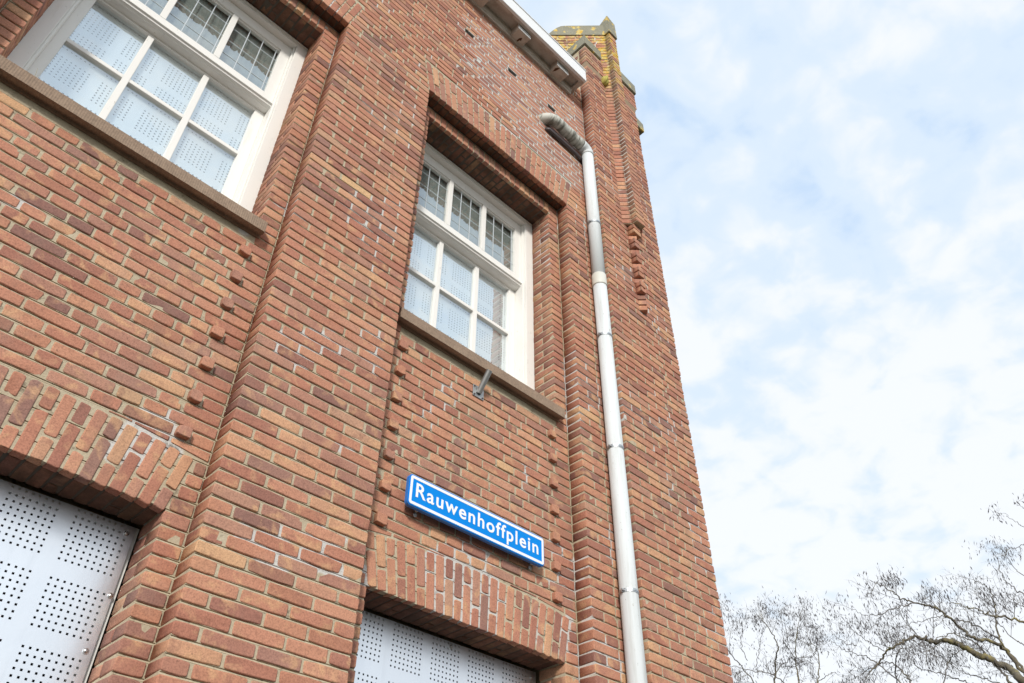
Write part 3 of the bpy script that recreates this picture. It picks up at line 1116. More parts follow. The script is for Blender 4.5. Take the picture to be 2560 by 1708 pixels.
# side facing the street corner
for k in range(KG, KT):
    y = TY+(0.108 if k % 2 else 0.215)
    row, _ = fill(y, 0.72, [])
    for (a, l) in row:
        B.add((TX1, a, zr(k)), UY, (-1, 0, 0), UZ, l, 0.098, BH)
lower_t = B.build('tower_wall', BRICK, tw)
tm = MB()
tm.extrude_x(joint_profile(TY, 0, 7.04, 0.70), TX0+MR, TX1-MR)
dz0 = 7.04
dia = lambda r_: [(CX-r_, 0.298), (CX, 0.298-r_), (CX+r_, 0.298), (CX, 0.298+r_)]
tm.prism([(TX0+MR, TY+MR), (SL0-MR, TY+MR), (SL0-MR, 0.1), (TX0+MR, 0.5)], 7.04, 9.345)
tm.prism([(SL1+MR, TY+MR), (TX1-MR, TY+MR), (TX1-MR, 0.5), (SL1+MR, 0.1)], 7.04, 9.345)
tm.prism([(TX0+MR, 0.1), (TX1-MR, 0.1), (TX1-MR, 0.7), (TX0+MR, 0.7)], 7.04, 9.345)
tm.build('tower_mortar', MORTAR, tw)

# diamond-set upper part and the pilaster on its front corner
HD2 = 0.455                               # half diagonal: line x+y = 3.788+...
DC = (CX, 0.298)
HD2 = (CX+0.298)-(SL0-0.112)
U2 = Bricks()
s2 = math.sqrt(0.5)
def rowd(k, o, u, n, Lw):
    row, _ = fill(0, Lw, [], HD if k % 2 else ST, None)
    for (a, l) in row:
        U2.add(np.array(o)+np.array(u)*a+np.array([0, 0, zr(k)]), u, n, UZ, l, 0.09, BH)
K0d, K1d = kz(7.04), kz(10.40)
for k in range(K0d, K1d):
    if zr(k) > 9.3:
        # full faces of the diamond
        Lw = (HD2-0.072)/s2
        rowd(k, (DC[0]-HD2, DC[1], 0), (s2, -s2, 0), (s2, s2, 0), Lw)
        rowd(k, (DC[0]+0.054, DC[1]-HD2+0.054, 0), (s2, s2, 0), (-s2, s2, 0), (HD2-0.054)/s2)
        rowd(k, (DC[0], DC[1]+HD2, 0), (-s2, -s2, 0), (s2, -s2, 0), HD2/s2)
        rowd(k, (DC[0]+HD2, DC[1], 0), (-s2, s2, 0), (-s2, -s2, 0), HD2/s2)
    else:
        # only the outer end of the face shows in the slot
        a = (HD2-0.072)/s2
        st = 0.0
        st0 = (SL0-0.02-(DC[0]-HD2))/s2
        U2.add(np.array([DC[0]-HD2, DC[1], zr(k)])+np.array([s2, -s2, 0])*st0, (s2, -s2, 0), (s2, s2, 0), UZ, a-st0, 0.06, BH)
        U2.add(np.array([DC[0]+0.054, DC[1]-HD2+0.054, zr(k)]), (s2, s2, 0), (-s2, s2, 0), UZ, 0.12, 0.06, BH)
    # pilaster
    U2.add((PX0, -0.224, zr(k)), UX, UY, UZ, PX1-PX0, 0.13, BH)
# corbel of alternating square and turned bricks below the pilaster
def turned(k, x0, x1, yo, r=0.004):
    """brick whose face is turned 45 degrees, from the wall plane out to yo"""
    dd = TY-yo
    U2.add((x0, TY, zr(k)), (s2, -s2, 0), (s2, s2, 0), UZ, dd/s2, 0.05, BH, r=0.003)
k7 = kz(7.04)
for q in range(1, 17):
    k = k7-q
    if q in (1, 2):                       # first square pair under the block
        U2.add((3.950, -0.176, zr(k)), UX, UY, UZ, 0.105, 0.07, BH, r=0.003)
    else:
        ph2 = (q-3) % 3
        if q >= 15 or (q-3)//3 >= 5:
            break
        if ph2 == 0:
            turned(k, 3.948, 0, -0.165)
        else:
            U2.add((3.948, -0.168, zr(k)), UX, UY, UZ, 0.075, 0.062, BH, r=0.003)
for k in range(k7-17, k7-14):
    turned(k, 3.965, 0, -0.160)
for k in range(k7-14, k7-14+0):
    pass
U3, U4 = Bricks(), Bricks()
for k in range(kz(9.45), kz(9.76)):       # small shoulders over the tan course
    row, _ = fill(TX0-0.014, SL0-0.012, [], HD if k % 2 else ST)
    for (a, l) in row:
        U3.add((a, TY-0.014, zr(k)), UX, UY, UZ, l, 0.09, BH)
    row, _ = fill(SL1+0.006, TX1+0.016, [], None, HD if k % 2 else ST)
    for (a, l) in row:
        U4.add((a, TY-0.014, zr(k)), UX, UY, UZ, l, 0.09, BH)
    row, _ = fill(TY+(0.095 if k % 2 else 0.2), 0.19, [])
    for (a, l) in row:
        if l > 0.03:
            U3.add((TX0-0.014, a+l, zr(k)), (0, -1, 0), UX, UZ, l, 0.08, BH)
            U4.add((TX1+0.016, a, zr(k)), UY, (-1, 0, 0), UZ, l, 0.08, BH)
U3.build('shoulder_brickwork', BRICK, tw)
U4.build('shoulder_brickwork', BRICK, tw)
U2.build('tower_upper_brickwork', LICH_BRICK, tw)
um = MB()
q = HD2-0.009
um.prism([(DC[0]-q, DC[1]), (DC[0]-0.068, DC[1]-q+0.068), (DC[0]+0.050, DC[1]-q+0.068), (DC[0]+q, DC[1]), (DC[0], DC[1]+q)], 7.044, 10.42)
um.prism([(PX0+MR, -0.224+MR), (PX1-MR, -0.224+MR), (PX1-MR, 0.0), (PX0+MR, 0.0)], 7.046, 10.42)
tri = [(TX0-0.008, TY-0.008), (SL0-0.02, TY-0.008), (TX0-0.008, 0.17)]
um.prism(tri, 9.44, 9.77)
tri2 = [(TX1+0.010, TY-0.008), (TX1+0.010, 0.17), (SL1+0.012, TY-0.008)]
um.prism(tri2, 9.44, 9.77)
um.build('tower_upper_mortar', LICH_MORTAR, tw)
# tan sloped course
tn = MB()
def frust(poly, z0, z1, grow):
    c = np.mean(np.array(poly), 0)
    n = len(poly)
    vs = [(x, y, z0) for x, y in poly]+[(x+grow*np.sign(x-c[0]), y+grow*np.sign(y-c[1]), z1) for x, y in poly]
    tn.add(vs, [tuple(range(n-1, -1, -1)), tuple(range(n, 2*n))]+[(i, (i+1) % n, n+(i+1) % n, n+i) for i in range(n)])
frust([(TX0+0.004, TY+0.004), (SL0-0.01, TY+0.004), (SL0-0.01, 0.05), (TX0+0.004, 0.2)], 9.345, 9.447, 0.012)
tn.build('tan_course', TANST, tw, bevel=0.004)
tn = MB()
frust([(SL1+0.008, TY+0.004), (TX1-0.012, TY+0.004), (TX1-0.012, 0.2), (SL1+0.008, 0.05)], 9.345, 9.447, 0.018)
tn.build('tan_course', TANST, tw, bevel=0.004)
# concrete caps
def cap(polys, name='tower_cap', bev=0.006):
    m_ = MB()
    for (poly, z0, z1, zt) in polys:
        m_.prism(poly, z0, z1, zt)
    return m_.build(name, CAPST, tw, bevel=bev)
cap([([(TX0-0.028, TY-0.030), (SL0-0.035, TY-0.030), (TX0-0.028, 0.215)], 9.765, 9.94, [9.95, 9.93, 9.93])])
cap([([(TX1+0.034, TY-0.030), (TX1+0.034, 0.215), (SL1+0.03, TY-0.030)], 9.765, 9.95, [9.94, 9.93, 9.95])])
cap([([(4.41, -0.105), (4.560, -0.105), (4.560, 0.10), (4.41, 0.10)], 9.15, 9.305, [9.33, 9.30, 9.30, 9.33])])
cap([([(TX0-0.03, 0.28), (TX0+0.1, 0.28), (TX0+0.1, 0.6), (TX0-0.03, 0.6)], 9.9, 10.12, None)])
# cap of the diamond: curved shoulders that sweep up to a spike over the pilaster
ch = HD2+0.012
cp_ = MB()
nseg = 14
def capz(t):                              # t 0 at the side corner, 1 at the front
    if t < 0.28:
        return 10.395+0.215*math.sin(t/0.28*math.pi/2)
    return 10.61+0.01*(t-0.28)
for sgn in (-1, 1):
    tt = np.linspace(0, 1, nseg)
    for i in range(nseg-1):
        t0, t1 = tt[i], tt[i+1]
        reach = ch-0.055
        def pt(t, off): return (DC[0]+sgn*(ch-reach*t), DC[1]-reach*t) if off == 0 else (DC[0]+sgn*(ch-reach*t)*0.0, DC[1]-reach*t*0.0)
        a, b = pt(t0, 0), pt(t1, 0)
        c = (DC[0], DC[1])
        cp_.add([(a[0], a[1], 10.395), (b[0], b[1], 10.395), (c[0], c[1], 10.395), (a[0], a[1], capz(t0)+0.001), (b[0], b[1], capz(t1)+0.001), (c[0], c[1], 10.66)],
                [(0, 1, 2), (3, 4, 5), (0, 1, 4, 3), (1, 2, 5, 4), (2, 0, 3, 5)])
        # back half, mirrored
        a2, b2 = (a[0], 2*DC[1]-a[1]), (b[0], 2*DC[1]-b[1])
        cp_.add([(a2[0], a2[1], 10.395), (b2[0], b2[1], 10.395), (c[0], c[1], 10.395), (a2[0], a2[1], capz(t0)+0.001), (b2[0], b2[1], capz(t1)+0.001), (c[0], c[1], 10.66)],
                [(0, 1, 2), (3, 4, 5), (0, 1, 4, 3), (1, 2, 5, 4), (2, 0, 3, 5)])
cp_.build('curved_cap', CAPST, tw)
sp_ = MB()
x0_, x1_, yf_ = PX0-0.014, PX1+0.014, -0.240
sp_.add([(x0_, yf_, 10.395), (x1_, yf_, 10.395), (x1_, 0.02, 10.395), (x0_, 0.02, 10.395),
         (x0_+0.004, yf_+0.004, 10.775), (x1_-0.004, yf_+0.004, 10.735), (x1_, 0.02, 10.60), (x0_, 0.02, 10.60)],
        [(3, 2, 1, 0), (0, 1, 5, 4), (1, 2, 6, 5), (2, 3, 7, 6), (3, 0, 4, 7), (4, 5, 6, 7)])
sp_.build('spike_cap', CAPST, tw, bevel=0.004)
ms_ = MB()
import bmesh
bm = bmesh.new()
bmesh.ops.create_icosphere(bm, subdivisions=3, radius=0.05)
for v in bm.verts:
    v.co *= 1+0.25*math.sin(v.co.x*90+1)*math.sin(v.co.z*70)
    v.co.x *= 0.7; v.co.z *= 1.6
    v.co += Vector((3.872, TY-0.015, 9.36))
me = bpy.data.meshes.new('moss_tuft'); bm.to_mesh(me); bm.free()
MOSS = stone_material('yellow_moss', (0.30, 0.26, 0.05), (0.52, 0.45, 0.12))
link('moss_tuft', me, MOSS, tw, True)

# ------------------------------------------------------------------ downpipe
dp = empty('downpipe')
tag(dp, 'white plastic rain downpipe with zinc clamps beside the corner tower', 'downpipe')
PXc, PYc, PR = 3.528, -0.068, 0.0535
MB().tube([(PXc, PYc, 0.05), (PXc, PYc, 3.52), (PXc, PYc, 6.02)], PR, 32).build('lower_pipe', PIPE, dp, True)
MB().tube([(PXc, PYc, 6.018), (PXc, PYc, 7.72)], PR-0.001, 32).build('upper_pipe', PIPE, dp, True)
MB().tube([(PXc, PYc, 6.010), (PXc, PYc, 6.018), (PXc, PYc, 6.13)], [PR+0.0042, PR+0.0045, PR+0.0035], 32).build('collar', PIPEB, dp, True)
def arc(p0, p1, p2, n=10):
    return [tuple((1-t)**2*np.array(p0)+2*t*(1-t)*np.array(p1)+t*t*np.array(p2)) for t in np.linspace(0, 1, n)]
zh = 7.80
MB().tube([(PXc, PYc, 7.715), (PXc, PYc, 7.735)]+arc((PXc, PYc, 7.735), (PXc, PYc, zh-0.004), (PXc-0.085, PYc, zh), 12)[1:], PR+0.0035, 32).build('elbow', PIPE, dp, True)
pts = [(PXc-0.083, PYc, zh)]+[(PXc-0.083-0.02*i, PYc-0.002*math.sin(i), zh+0.0012*i) for i in range(1, 17)]
pts += arc(pts[-1], (3.005, PYc, zh+0.022), (2.992, 0.06, zh+0.02), 12)[1:]
MB().tube(pts, PR, 32).build('branch_pipe', PIPED, dp, True)
for z in (3.532, 4.508, 5.485, 6.747):
    c = MB()
    c.tube([(PXc, PYc, z-0.011), (PXc, PYc, z+0.011)], PR+0.003, 32)
    c.tube([(PXc, PYc, z-0.004), (PXc, PYc, z+0.004)], PR+0.0048, 32)
    for sx in (-1, 1):
        c.box(PXc+sx*(PR+0.002)-0.012, PXc+sx*(PR+0.002)+0.012, PYc-0.004, PYc+0.004, z-0.010, z+0.010)
        c.tube([(PXc+sx*(PR+0.009), PYc-0.013, z), (PXc+sx*(PR+0.009), PYc+0.013, z)], 0.005, 8)
    c.tube([(PXc, PYc+PR, z), (PXc, 0.004, z)], 0.005, 8)
    c.build('clamp', ZINC, dp)

lead = MB()
lead.tube([(3.035, 0.004, 7.700), (3.06, -0.022, 7.698), (3.20, -0.025, 7.692), (3.40, -0.025, 7.682), (3.54, -0.02, 7.668)], 0.019, 16)
lo = lead.build('lead_flashing', DARKPIPE, None, True)
tag(lo, 'dark rounded lead strip running along the bricks under the bent pipe', 'flashing')

# ------------------------------------------------------------------ street sign
sg = empty('street_sign')
tag(sg, 'blue street name sign with white border reading Rauwenhoffplein on the brick panel', 'street sign')
SX0, SX1, SZ0, SZ1, SY = 2.004, 2.953, 3.538, 3.704, 0.050
def rrect(x0, x1, z0, z1, r_, n=6):
    pts = []
    for cx, cz, a0 in ((x1-r_, z1-r_, 0), (x0+r_, z1-r_, 90), (x0+r_, z0+r_, 180), (x1-r_, z0+r_, 270)):
        for i in range(n+1):
            a = R(a0+90*i/n)
            pts.append((cx+r_*math.cos(a), cz+r_*math.sin(a)))
    return pts
def plate(name, m, pts, y0, y1, parent, bev=0.0):
    n = len(pts)
    vs = [(x, y0, z) for x, z in pts]+[(x, y1, z) for x, z in pts]
    fs = [tuple(range(n)), tuple(range(2*n-1, n-1, -1))]+[(i, n+i, n+(i+1) % n, (i+1) % n) for i in range(n)]
    return MB().add(vs, fs).build(name, m, parent, bevel=bev)
plate('back_tray', SIGNEDGE, rrect(SX0-0.003, SX1+0.003, SZ0-0.003, SZ1+0.003, 0.023), SY+0.004, SY+0.024, sg)
plate('board', SIGNBLUE, rrect(SX0, SX1, SZ0, SZ1, 0.021), SY, SY+0.006, sg, 0.0012)
def ring(name, m, a, b, y0, y1, parent):
    n = len(a)
    vs = [(x, y0, z) for x, z in a]+[(x, y0, z) for x, z in b]+[(x, y1, z) for x, z in a]+[(x, y1, z) for x, z in b]
    fs = []
    for i in range(n):
        j = (i+1) % n
        fs += [(i, j, n+j, n+i), (2*n+i, 3*n+i, 3*n+j, 2*n+j), (i, 2*n+i, 2*n+j, j), (n+i, n+j, 3*n+j, 3*n+i)]
    return MB().add(vs, fs).build(name, m, parent)
ring('border', SIGNWHITE, rrect(SX0+0.005, SX1-0.005, SZ0+0.006, SZ1-0.006, 0.0125), rrect(SX0+0.019, SX1-0.019, SZ0+0.021, SZ1-0.021, 0.003), SY-0.0012, SY+0.002, sg)
tcu = bpy.data.curves.new('lettering', 'FONT')
tcu.body = 'Rauwenhoffplein'
tcu.extrude = 0.0006
tcu.offset = 0.016
tcu.space_character = 1.17
tcu.resolution_u = 6
to = bpy.data.objects.new('lettering_curve', tcu)
COL.objects.link(to)
bpy.context.view_layer.update()
dg = bpy.context.evaluated_depsgraph_get()
tme = bpy.data.meshes.new_from_object(to.evaluated_get(dg))
bpy.data.objects.remove(to)
co = np.zeros(len(tme.vertices)*3); tme.vertices.foreach_get('co', co); co = co.reshape(-1, 3)
# cap height of the R and full width fitted to the sign
capmask = co[:, 0] < co[:, 0].min()+0.45
cz0, cz1 = co[capmask, 1].min(), co[capmask, 1].max()
tx0, tx1 = co[:, 0].min(), co[:, 0].max()
nc = np.stack([2.046+(co[:, 0]-tx0)/(tx1-tx0)*(2.906-2.046),
               SY-0.0008-(co[:, 2])*1.0,
               3.590+(co[:, 1]-cz0)/(cz1-cz0)*(3.668-3.590)], 1)
tme.vertices.foreach_set('co', nc.ravel()); tme.update()
tme.materials.clear()
link('lettering', tme, SIGNWHITE, sg)
for (x, z, s) in ((2.090, SZ0-0.004, -1), (2.890, SZ0-0.004, -1), (2.080, SZ1+0.004, 1), (2.905, SZ1+0.004, 1)):
    h_ = MB()
    h_.tube([(x+0.0085*math.cos(a), 0.098, z+s*(0.008)+0.0085*math.sin(a)) for a in np.linspace(0, 2*math.pi, 17)], 0.0034, 8)
    h_.tube([(x, 0.115, z+s*0.008), (x, 0.094, z+s*0.008)], 0.004, 8)
    h_.box(x-0.006, x+0.006, SY+0.03, 0.104, z-0.012*s-0.006, z-0.012*s+0.006)
    h_.build('screw_lug', ZINC, sg, True)

# ------------------------------------------------------------------ flagpole holder
fh = empty('flagpole_holder')
tag(fh, 'grey steel flagpole socket on a square plate under the window sill', 'flagpole holder')
FX, FZ = 2.472, 4.495
MB().box(FX-0.043, FX+0.043, 0.104, 0.110, FZ-0.041, FZ+0.041).build('plate', STEEL, fh, bevel=0.001)
dirv = np.array([0.0, -0.60, 0.80])
p0 = np.array([FX, 0.104, FZ-0.008]); p1 = p0+dirv*0.150
t_ = MB()
ptsT = [p0, p0+dirv*0.05, p1]
t_.tube(ptsT, 0.0185, 20, caps=False)
t_.tube(ptsT[::-1], 0.0155, 20, caps=False)
t_.tube([p1-dirv*0.004, p1+dirv*0.001], 0.0196, 20, caps=False)
t_.build('socket_tube', STEEL, fh, True)
for sx in (-1, 1):
    for sz in (-1, 1):
        s_ = MB(); s_.tube([(FX+sx*0.032, 0.106, FZ+sz*0.030), (FX+sx*0.032, 0.100, FZ+sz*0.030)], 0.0055, 8)
        s_.build('screw', DARKPIPE, fh)

cb = MB(); cb.tube([(1.834, 0.108, 4.560), (1.822, 0.104, 4.545), (1.806, 0.103, 4.500), (1.800, 0.104, 4.44), (1.803, 0.105, 4.36), (1.795, 0.106, 4.28), (1.792, 0.108, 4.18), (1.790, 0.118, 4.17)], 0.0022, 6)
cbo = cb.build('cable', DARKPIPE, None, True)
tag(cbo, 'thin dark loose cable hanging in the brick corner left of the flagpole socket', 'cable')

# ------------------------------------------------------------------ dry stalks on the sills
def weed(name, label, spots):
    m_ = MB()
    x0, y0, z0 = spots[0][:3]
    m_.box(x0-0.003, spots[-1][0]+0.003, y0-0.003, y0+0.012, z0-0.002, z0+0.002)
    for (x, y, z, h) in spots:
        a = rng.uniform(-0.3, 0.3)
        m_.tube([(x, y, z), (x+a*h*0.3, y-0.01, z+h*0.6), (x+a*h, y-0.015, z+h)], [0.0012, 0.001, 0.0006], 5)
    o = m_.build(name, STRAW)
    tag(o, label, 'weed')
weed('dry_weed', 'few dry pale stalks growing at the end of the middle window sill', [(3.05, 0.09, 4.715, 0.05), (3.06, 0.10, 4.715, 0.06), (3.105, 0.09, 4.715, 0.05), (3.11, 0.1, 4.715, 0.045), (3.14, 0.09, 4.715, 0.04)])
weed('dry_weed', 'thin dark stalk growing on the sill of the upper left window', [(-0.20, 0.10, 4.72, 0.09), (-0.197, 0.10, 4.72, 0.05)])

# ------------------------------------------------------------------ bare trees
def ray(px, py, dist):
    d = cr_*((px-1280)/F_PX)+cu_*(-(py-854)/F_PX)+cf_
    d = d/math.hypot(d[0], d[1])
    return CAM+d*dist
ZS = 3.0128
def Zp(x, y): return (1780+x/ZS, 1240+y/ZS)

class Tree:
    def __init__(s, dist, seed, scale):
        s.dist, s.r, s.sc = dist, np.random.default_rng(seed), scale
        s.limb, s.twig, s.pod = MB(), MB(), MB()
        s.npod = 0
    def smooth(s, P, n):
        P = np.array(P)
        t = np.linspace(0, len(P)-1, n)
        res = []
        for q in t:
            i = int(min(len(P)-2, math.floor(q))); f = q-i
            p0, p1, p2, p3 = P[max(i-1, 0)], P[i], P[i+1], P[min(i+2, len(P)-1)]
            res.append(0.5*((2*p1)+(-p0+p2)*f+(2*p0-5*p1+4*p2-p3)*f*f+(-p0+3*p1-3*p2+p3)*f**3))
        return np.array(res)
    def pods(s, p, n):
        for _ in range(n):
            o = p+s.r.normal(0, 0.05, 3)*s.sc
            l = s.r.uniform(0.035, 0.075)*s.sc
            w_ = s.r.uniform(0.004, 0.008)*s.sc
            dv = np.array([s.r.normal(0, .35), s.r.normal(0, .35), -1]); dv /= np.linalg.norm(dv)
            a = np.cross(dv, [s.r.normal(), s.r.normal(), 0.1]); a /= np.linalg.norm(a)
            b = np.cross(dv, a)*0.35
            m1 = o+dv*l*0.5+a*w_*s.r.normal(0, .8)
            s.pod.add([o, m1+a*w_, m1+b*w_, m1-a*w_, m1-b*w_, o+dv*l], [(0, 1, 2), (0, 2, 3), (0, 3, 4), (0, 4, 1), (5, 2, 1), (5, 3, 2), (5, 4, 3), (5, 1, 4)])
            s.npod += 1
    def grow(s, p, d, length, rad, level):
        n = 5
        pts = [p]
        dd = d/np.linalg.norm(d)
        for i in range(n):
            dd = dd+s.r.normal(0, 0.095, 3)+np.array([0, 0, 0.05 if level < 2 else 0.02])
            dd /= np.linalg.norm(dd)
            pts.append(pts[-1]+dd*length/n)
        s.twig.tube(pts, list(np.linspace(rad, rad*0.45, n+1)), 4 if level < 2 else 3, caps=False)
        if level < 2:
            for i in range(1, n+1):
                for _ in range(2 if level == 0 else 1):
                    if s.r.random() < 0.85:
                        a = s.r.normal(0, 1, 3); a -= dd*np.dot(a, dd); a /= np.linalg.norm(a)
                        s.grow(pts[i], (pts[i]-pts[i-1])/np.linalg.norm(pts[i]-pts[i-1])*0.7+a*0.85, length*s.r.uniform(0.35, 0.6), rad*0.55, level+1)
        elif s.r.random() < 0.42:
            s.pods(pts[-1], s.r.integers(1, 4))
            if s.r.random() < 0.4: s.pods(pts[2], 1)
    def path(s, pix, r0, r1, dd0, dd1, dens=1.0, tw=0.36):
        """limb through the listed sight lines, its distance running from dd0 to dd1"""
        r0 *= 0.66; r1 *= 0.62
        P = []
        for i, (x, y) in enumerate(pix):
            f = i/(len(pix)-1)
            P.append(ray(*Zp(x, y), s.dist+dd0*(1-f)+dd1*f+s.r.normal(0, 0.12)))
        Q = s.smooth(P, 6*len(P))
        Q[1:-1] += s.r.normal(0, 0.010*s.sc, Q[1:-1].shape)
        rr = np.linspace(r0, r1, len(Q))*(1+s.r.normal(0, 0.05, len(Q)))
        (s.limb if r0 > 0.012 else s.twig).tube(Q, list(rr), 8 if r0 > 0.012 else 5, caps=True)
        seg = np.linalg.norm(np.diff(Q, axis=0), axis=1).sum()
        k = int(seg*dens*3.0*getattr(s, 'more', 1.0))
        for _ in range(k):
            i = int(s.r.integers(2, len(Q)-1))
            d = Q[i]-Q[i-1]; d /= np.linalg.norm(d)
            a = s.r.normal(0, 1, 3)+np.array([0, 0, 0.35]); a -= d*np.dot(a, d); a /= np.linalg.norm(a)
            s.grow(Q[i], d*0.6+a*0.9, tw*s.r.uniform(0.5, 1.2)*s.sc, max(0.0029, min(0.0055, rr[i]*0.5)), 0 if s.r.random() < 0.55 else 1)
        if r1 < 0.012:
            s.grow(Q[-1], Q[-1]-Q[-2], tw*0.7*s.sc, min(r1*0.9, 0.006), 0)
    def build(s, label, trunkpts, trunkr):
        root = empty('bare_tree')
        tag(root, label, 'tree', 'bare trees behind the building corner')
        t = MB(); t.tube(s.smooth(trunkpts, 24), list(np.linspace(trunkr[0], trunkr[1], 24)), 12)
        t.build('trunk', BARK, root, True)
        s.limb.build('limbs', BARK, root, True)
        s.twig.build('twigs', TWIG, root)
        p = s.pod.build('seed_pods', POD, root)
        tag(p, kind='stuff')
        return root

# right tree, nearer
T = Tree(11.5, 3, 1.0)
T.path([(2420, 1440), (2340, 1385), (2230, 1290), (2080, 1230), (1960, 1175), (1850, 1115), (1745, 1085)], 0.075, 0.045, 0, -0.6, 0.6)
T.path([(1745, 1085), (1680, 1100), (1620, 1085), (1540, 1065), (1470, 1080), (1400, 1130), (1320, 1160), (1270, 1240), (1180, 1340)], 0.032, 0.012, -0.6, -1.2, 1.1)
T.path([(2360, 1350), (2200, 1150), (2060, 1090), (1960, 1070), (1880, 1000), (1790, 920), (1730, 870), (1640, 830), (1520, 805), (1420, 770), (1330, 700), (1230, 665)], 0.034, 0.006, 0.3, -1.5, 0.9)
T.path([(1520, 808), (1380, 840), (1270, 885), (1150, 893), (1045, 850)], 0.012, 0.004, -1.0, -1.6, 0.8)
T.path([(1275, 885), (1240, 950), (1180, 1000)], 0.007, 0.003, -1.2, -1.5, 0.9)
T.path([(2380, 960), (2200, 912), (2120, 905), (2030, 870), (1920, 840), (1800, 800)], 0.022, 0.005, 0.2, -1.0, 1.3)
T.path([(2360, 1330), (2250, 1190), (2160, 1080), (2140, 930), (2115, 760), (2080, 690), (1960, 630)], 0.025, 0.005, 0.4, 0.8, 1.2)
T.path([(2380, 770), (2260, 680), (2180, 590), (2150, 460)], 0.014, 0.004, 0.3, 0.6, 0.6)
T.path([(2390, 350), (2300, 385), (2200, 400)], 0.008, 0.003, 0.3, 0.2, 0.7)
T.path([(2390, 260), (2290, 190), (2200, 130)], 0.008, 0.003, 0.3, 0.2, 0.5)
T.path([(2400, 130), (2340, 85), (2290, 50)], 0.006, 0.003, 0.3, 0.2, 0.5)
T.path([(2160, 1080), (2000, 980), (1840, 935), (1700, 910), (1560, 950), (1400, 990)], 0.016, 0.004, 0.6, 0.0, 1.1)
T.path([(1380, 1420), (1400, 1200), (1440, 1120), (1490, 1070)], 0.014, 0.008, 0.5, 0.0, 2.0)
T.path([(1500, 1420), (1420, 1300), (1300, 1250), (1200, 1300), (1060, 1380)], 0.018, 0.006, 0.6, 0.9, 1.8)
T.path([(1450, 1430), (1250, 1270), (1130, 1200), (1000, 1160), (915, 1105)], 0.016, 0.004, 0.8, 1.0, 0.9)
T.path([(1300, 1170), (1150, 1080), (1060, 1000), (1000, 900)], 0.010, 0.003, 0.6, 0.8, 1.0)
T.path([(1090, 1130), (1000, 1105), (920, 1050), (885, 980), (880, 930)], 0.008, 0.003, 0.8, 1.0, 0.5)
T.path([(1740, 1420), (1790, 1230), (1850, 1180), (1900, 1160)], 0.012, 0.006, 0.4, 0.2, 1.6)
T.path([(2280, 1440), (2150, 1290), (2060, 1200), (1990, 1110), (1830, 1045), (1690, 1075)], 0.024, 0.007, 0.5, 0.9, 1.2)
T.path([(1960, 1430), (1860, 1380), (1700, 1330), (1560, 1300), (1480, 1200)], 0.014, 0.005, 0.8, 1.2, 1.6)
T.path([(2200, 1430), (2060, 1380), (1900, 1330), (1760, 1240), (1640, 1190)], 0.014, 0.005, 1.2, 1.4, 1.8)
T.path([(2390, 1150), (2280, 1080), (2180, 980), (2090, 930)], 0.012, 0.004, 0.6, 0.4, 1.4)
T.path([(2390, 620), (2290, 560), (2230, 480), (2200, 420)], 0.009, 0.003, 0.5, 0.3, 0.6)
T.path([(2390, 860), (2320, 820), (2250, 800)], 0.008, 0.003, 0.5, 0.3, 1.2)
pA = ray(*Zp(2420, 1440), 11.5)
base = ray(*Zp(2700, 1500), 12.0); base[2] = 0
T.build('large bare tree with the thick lichen covered limb and long drooping twigs', [base, base+np.array([0, 0, 1.6]), (base+pA)/2+np.array([0.05, 0, 0.6]), pA], (0.19, 0.046))

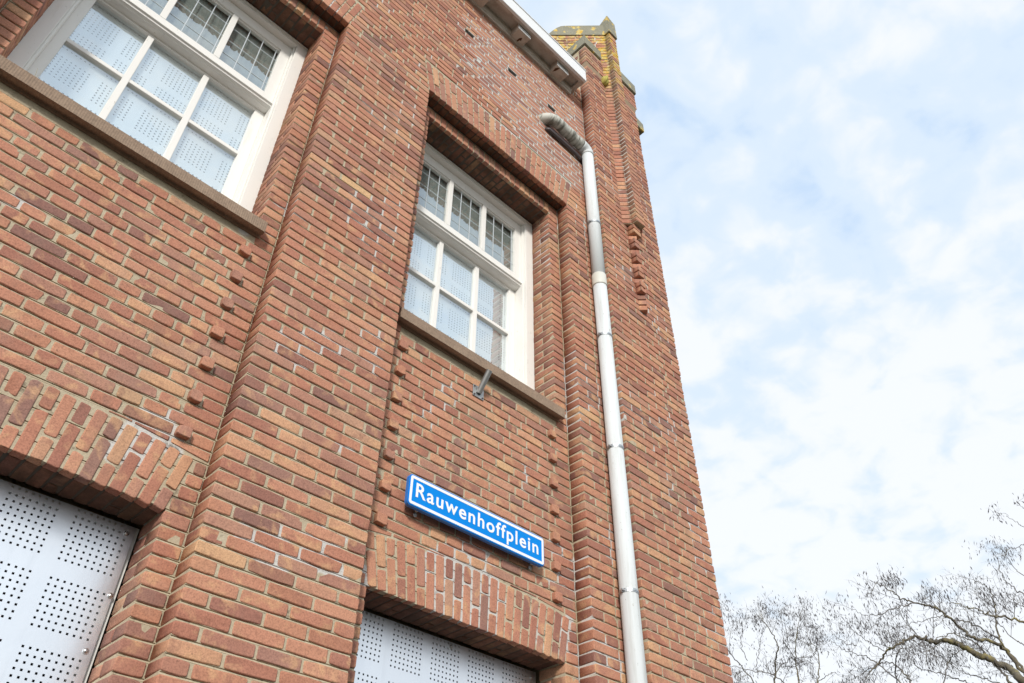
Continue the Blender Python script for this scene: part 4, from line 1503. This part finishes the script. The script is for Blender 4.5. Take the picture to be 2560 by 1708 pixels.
# left tree, beside the tower edge
T2 = Tree(15.0, 11, 1.15)
T2.more = 1.35
T2.path([(440, 1500), (470, 1410), (480, 1270), (495, 1130), (450, 1030), (390, 940), (368, 880)], 0.028, 0.005, 0, -0.4, 1.3)
T2.path([(660, 1480), (650, 1400), (635, 1260), (630, 1100), (650, 980), (672, 870)], 0.026, 0.005, 0.3, 0.6, 1.4)
T2.path([(625, 1220), (560, 1130), (530, 1050), (540, 930)], 0.012, 0.004, 0.3, 0.0, 1.5)
T2.path([(810, 1480), (800, 1380), (802, 1180), (730, 1080), (710, 980)], 0.020, 0.004, 0.4, 0.8, 1.3)
T2.path([(730, 1085), (770, 1030), (803, 985)], 0.006, 0.003, 0.6, 0.7, 0.6)
T2.path([(560, 1430), (450, 1340), (280, 1310), (140, 1285)], 0.018, 0.006, 0.1, -0.6, 1.3)
T2.path([(340, 1440), (200, 1260), (110, 1150), (85, 1020), (75, 900)], 0.018, 0.004, 0.3, -0.3, 1.6)
T2.path([(780, 1410), (860, 1360), (905, 1330), (960, 1345)], 0.012, 0.004, 0.6, 0.7, 0.7)
T2.path([(460, 1350), (590, 1230), (760, 1200), (815, 1090)], 0.014, 0.004, 0.3, 0.6, 1.4)
T2.path([(330, 1290), (360, 1130), (390, 1010), (420, 960)], 0.010, 0.003, 0.1, -0.3, 1.8)
T2.path([(270, 1240), (220, 1120), (225, 1000), (210, 940)], 0.010, 0.003, 0.0, -0.3, 1.8)
pB = ray(*Zp(440, 1500), 15.0)
for q in ((660, 1480), (810, 1480), (560, 1430), (340, 1440)):
    pass
base2 = ray(*Zp(520, 1700), 15.2); base2[2] = 0
fork = np.array([base2[0], base2[1], 3.6])
for (x, y, dd, r0) in ((440, 1500, 0, 0.030), (660, 1480, 0.3, 0.028), (810, 1480, 0.4, 0.022), (560, 1430, 0.1, 0.020), (340, 1440, 0.3, 0.02)):
    e = ray(*Zp(x, y), 15.0+dd)
    Q = T2.smooth([fork-np.array([0, 0, 0.4]), fork+(e-fork)*0.4+np.array([0, 0, 0.15]), e], 12)
    T2.limb.tube(Q, list(np.linspace(r0*1.8, r0, 12)), 8)
T2.build('smaller bare tree close beside the tower edge with upright forked branches', [base2, base2+np.array([0.05, 0, 1.2]), base2+np.array([0, 0.05, 2.4]), fork], (0.16, 0.10))

# ------------------------------------------------------------------ ground
gm = MB(); gm.box(-300, 300, -300, 300, -0.6, -0.104)
gg = gm.build('ground', GROUND); tag(gg, 'wide flat ground of grass and earth', kind='structure')
pv = MB(); pv.box(-40, 12, -5.5, 0.4, -0.3, 0.0)
pvo = pv.build('pavement', PAVE); tag(pvo, 'paved footpath along the brick wall', kind='structure')
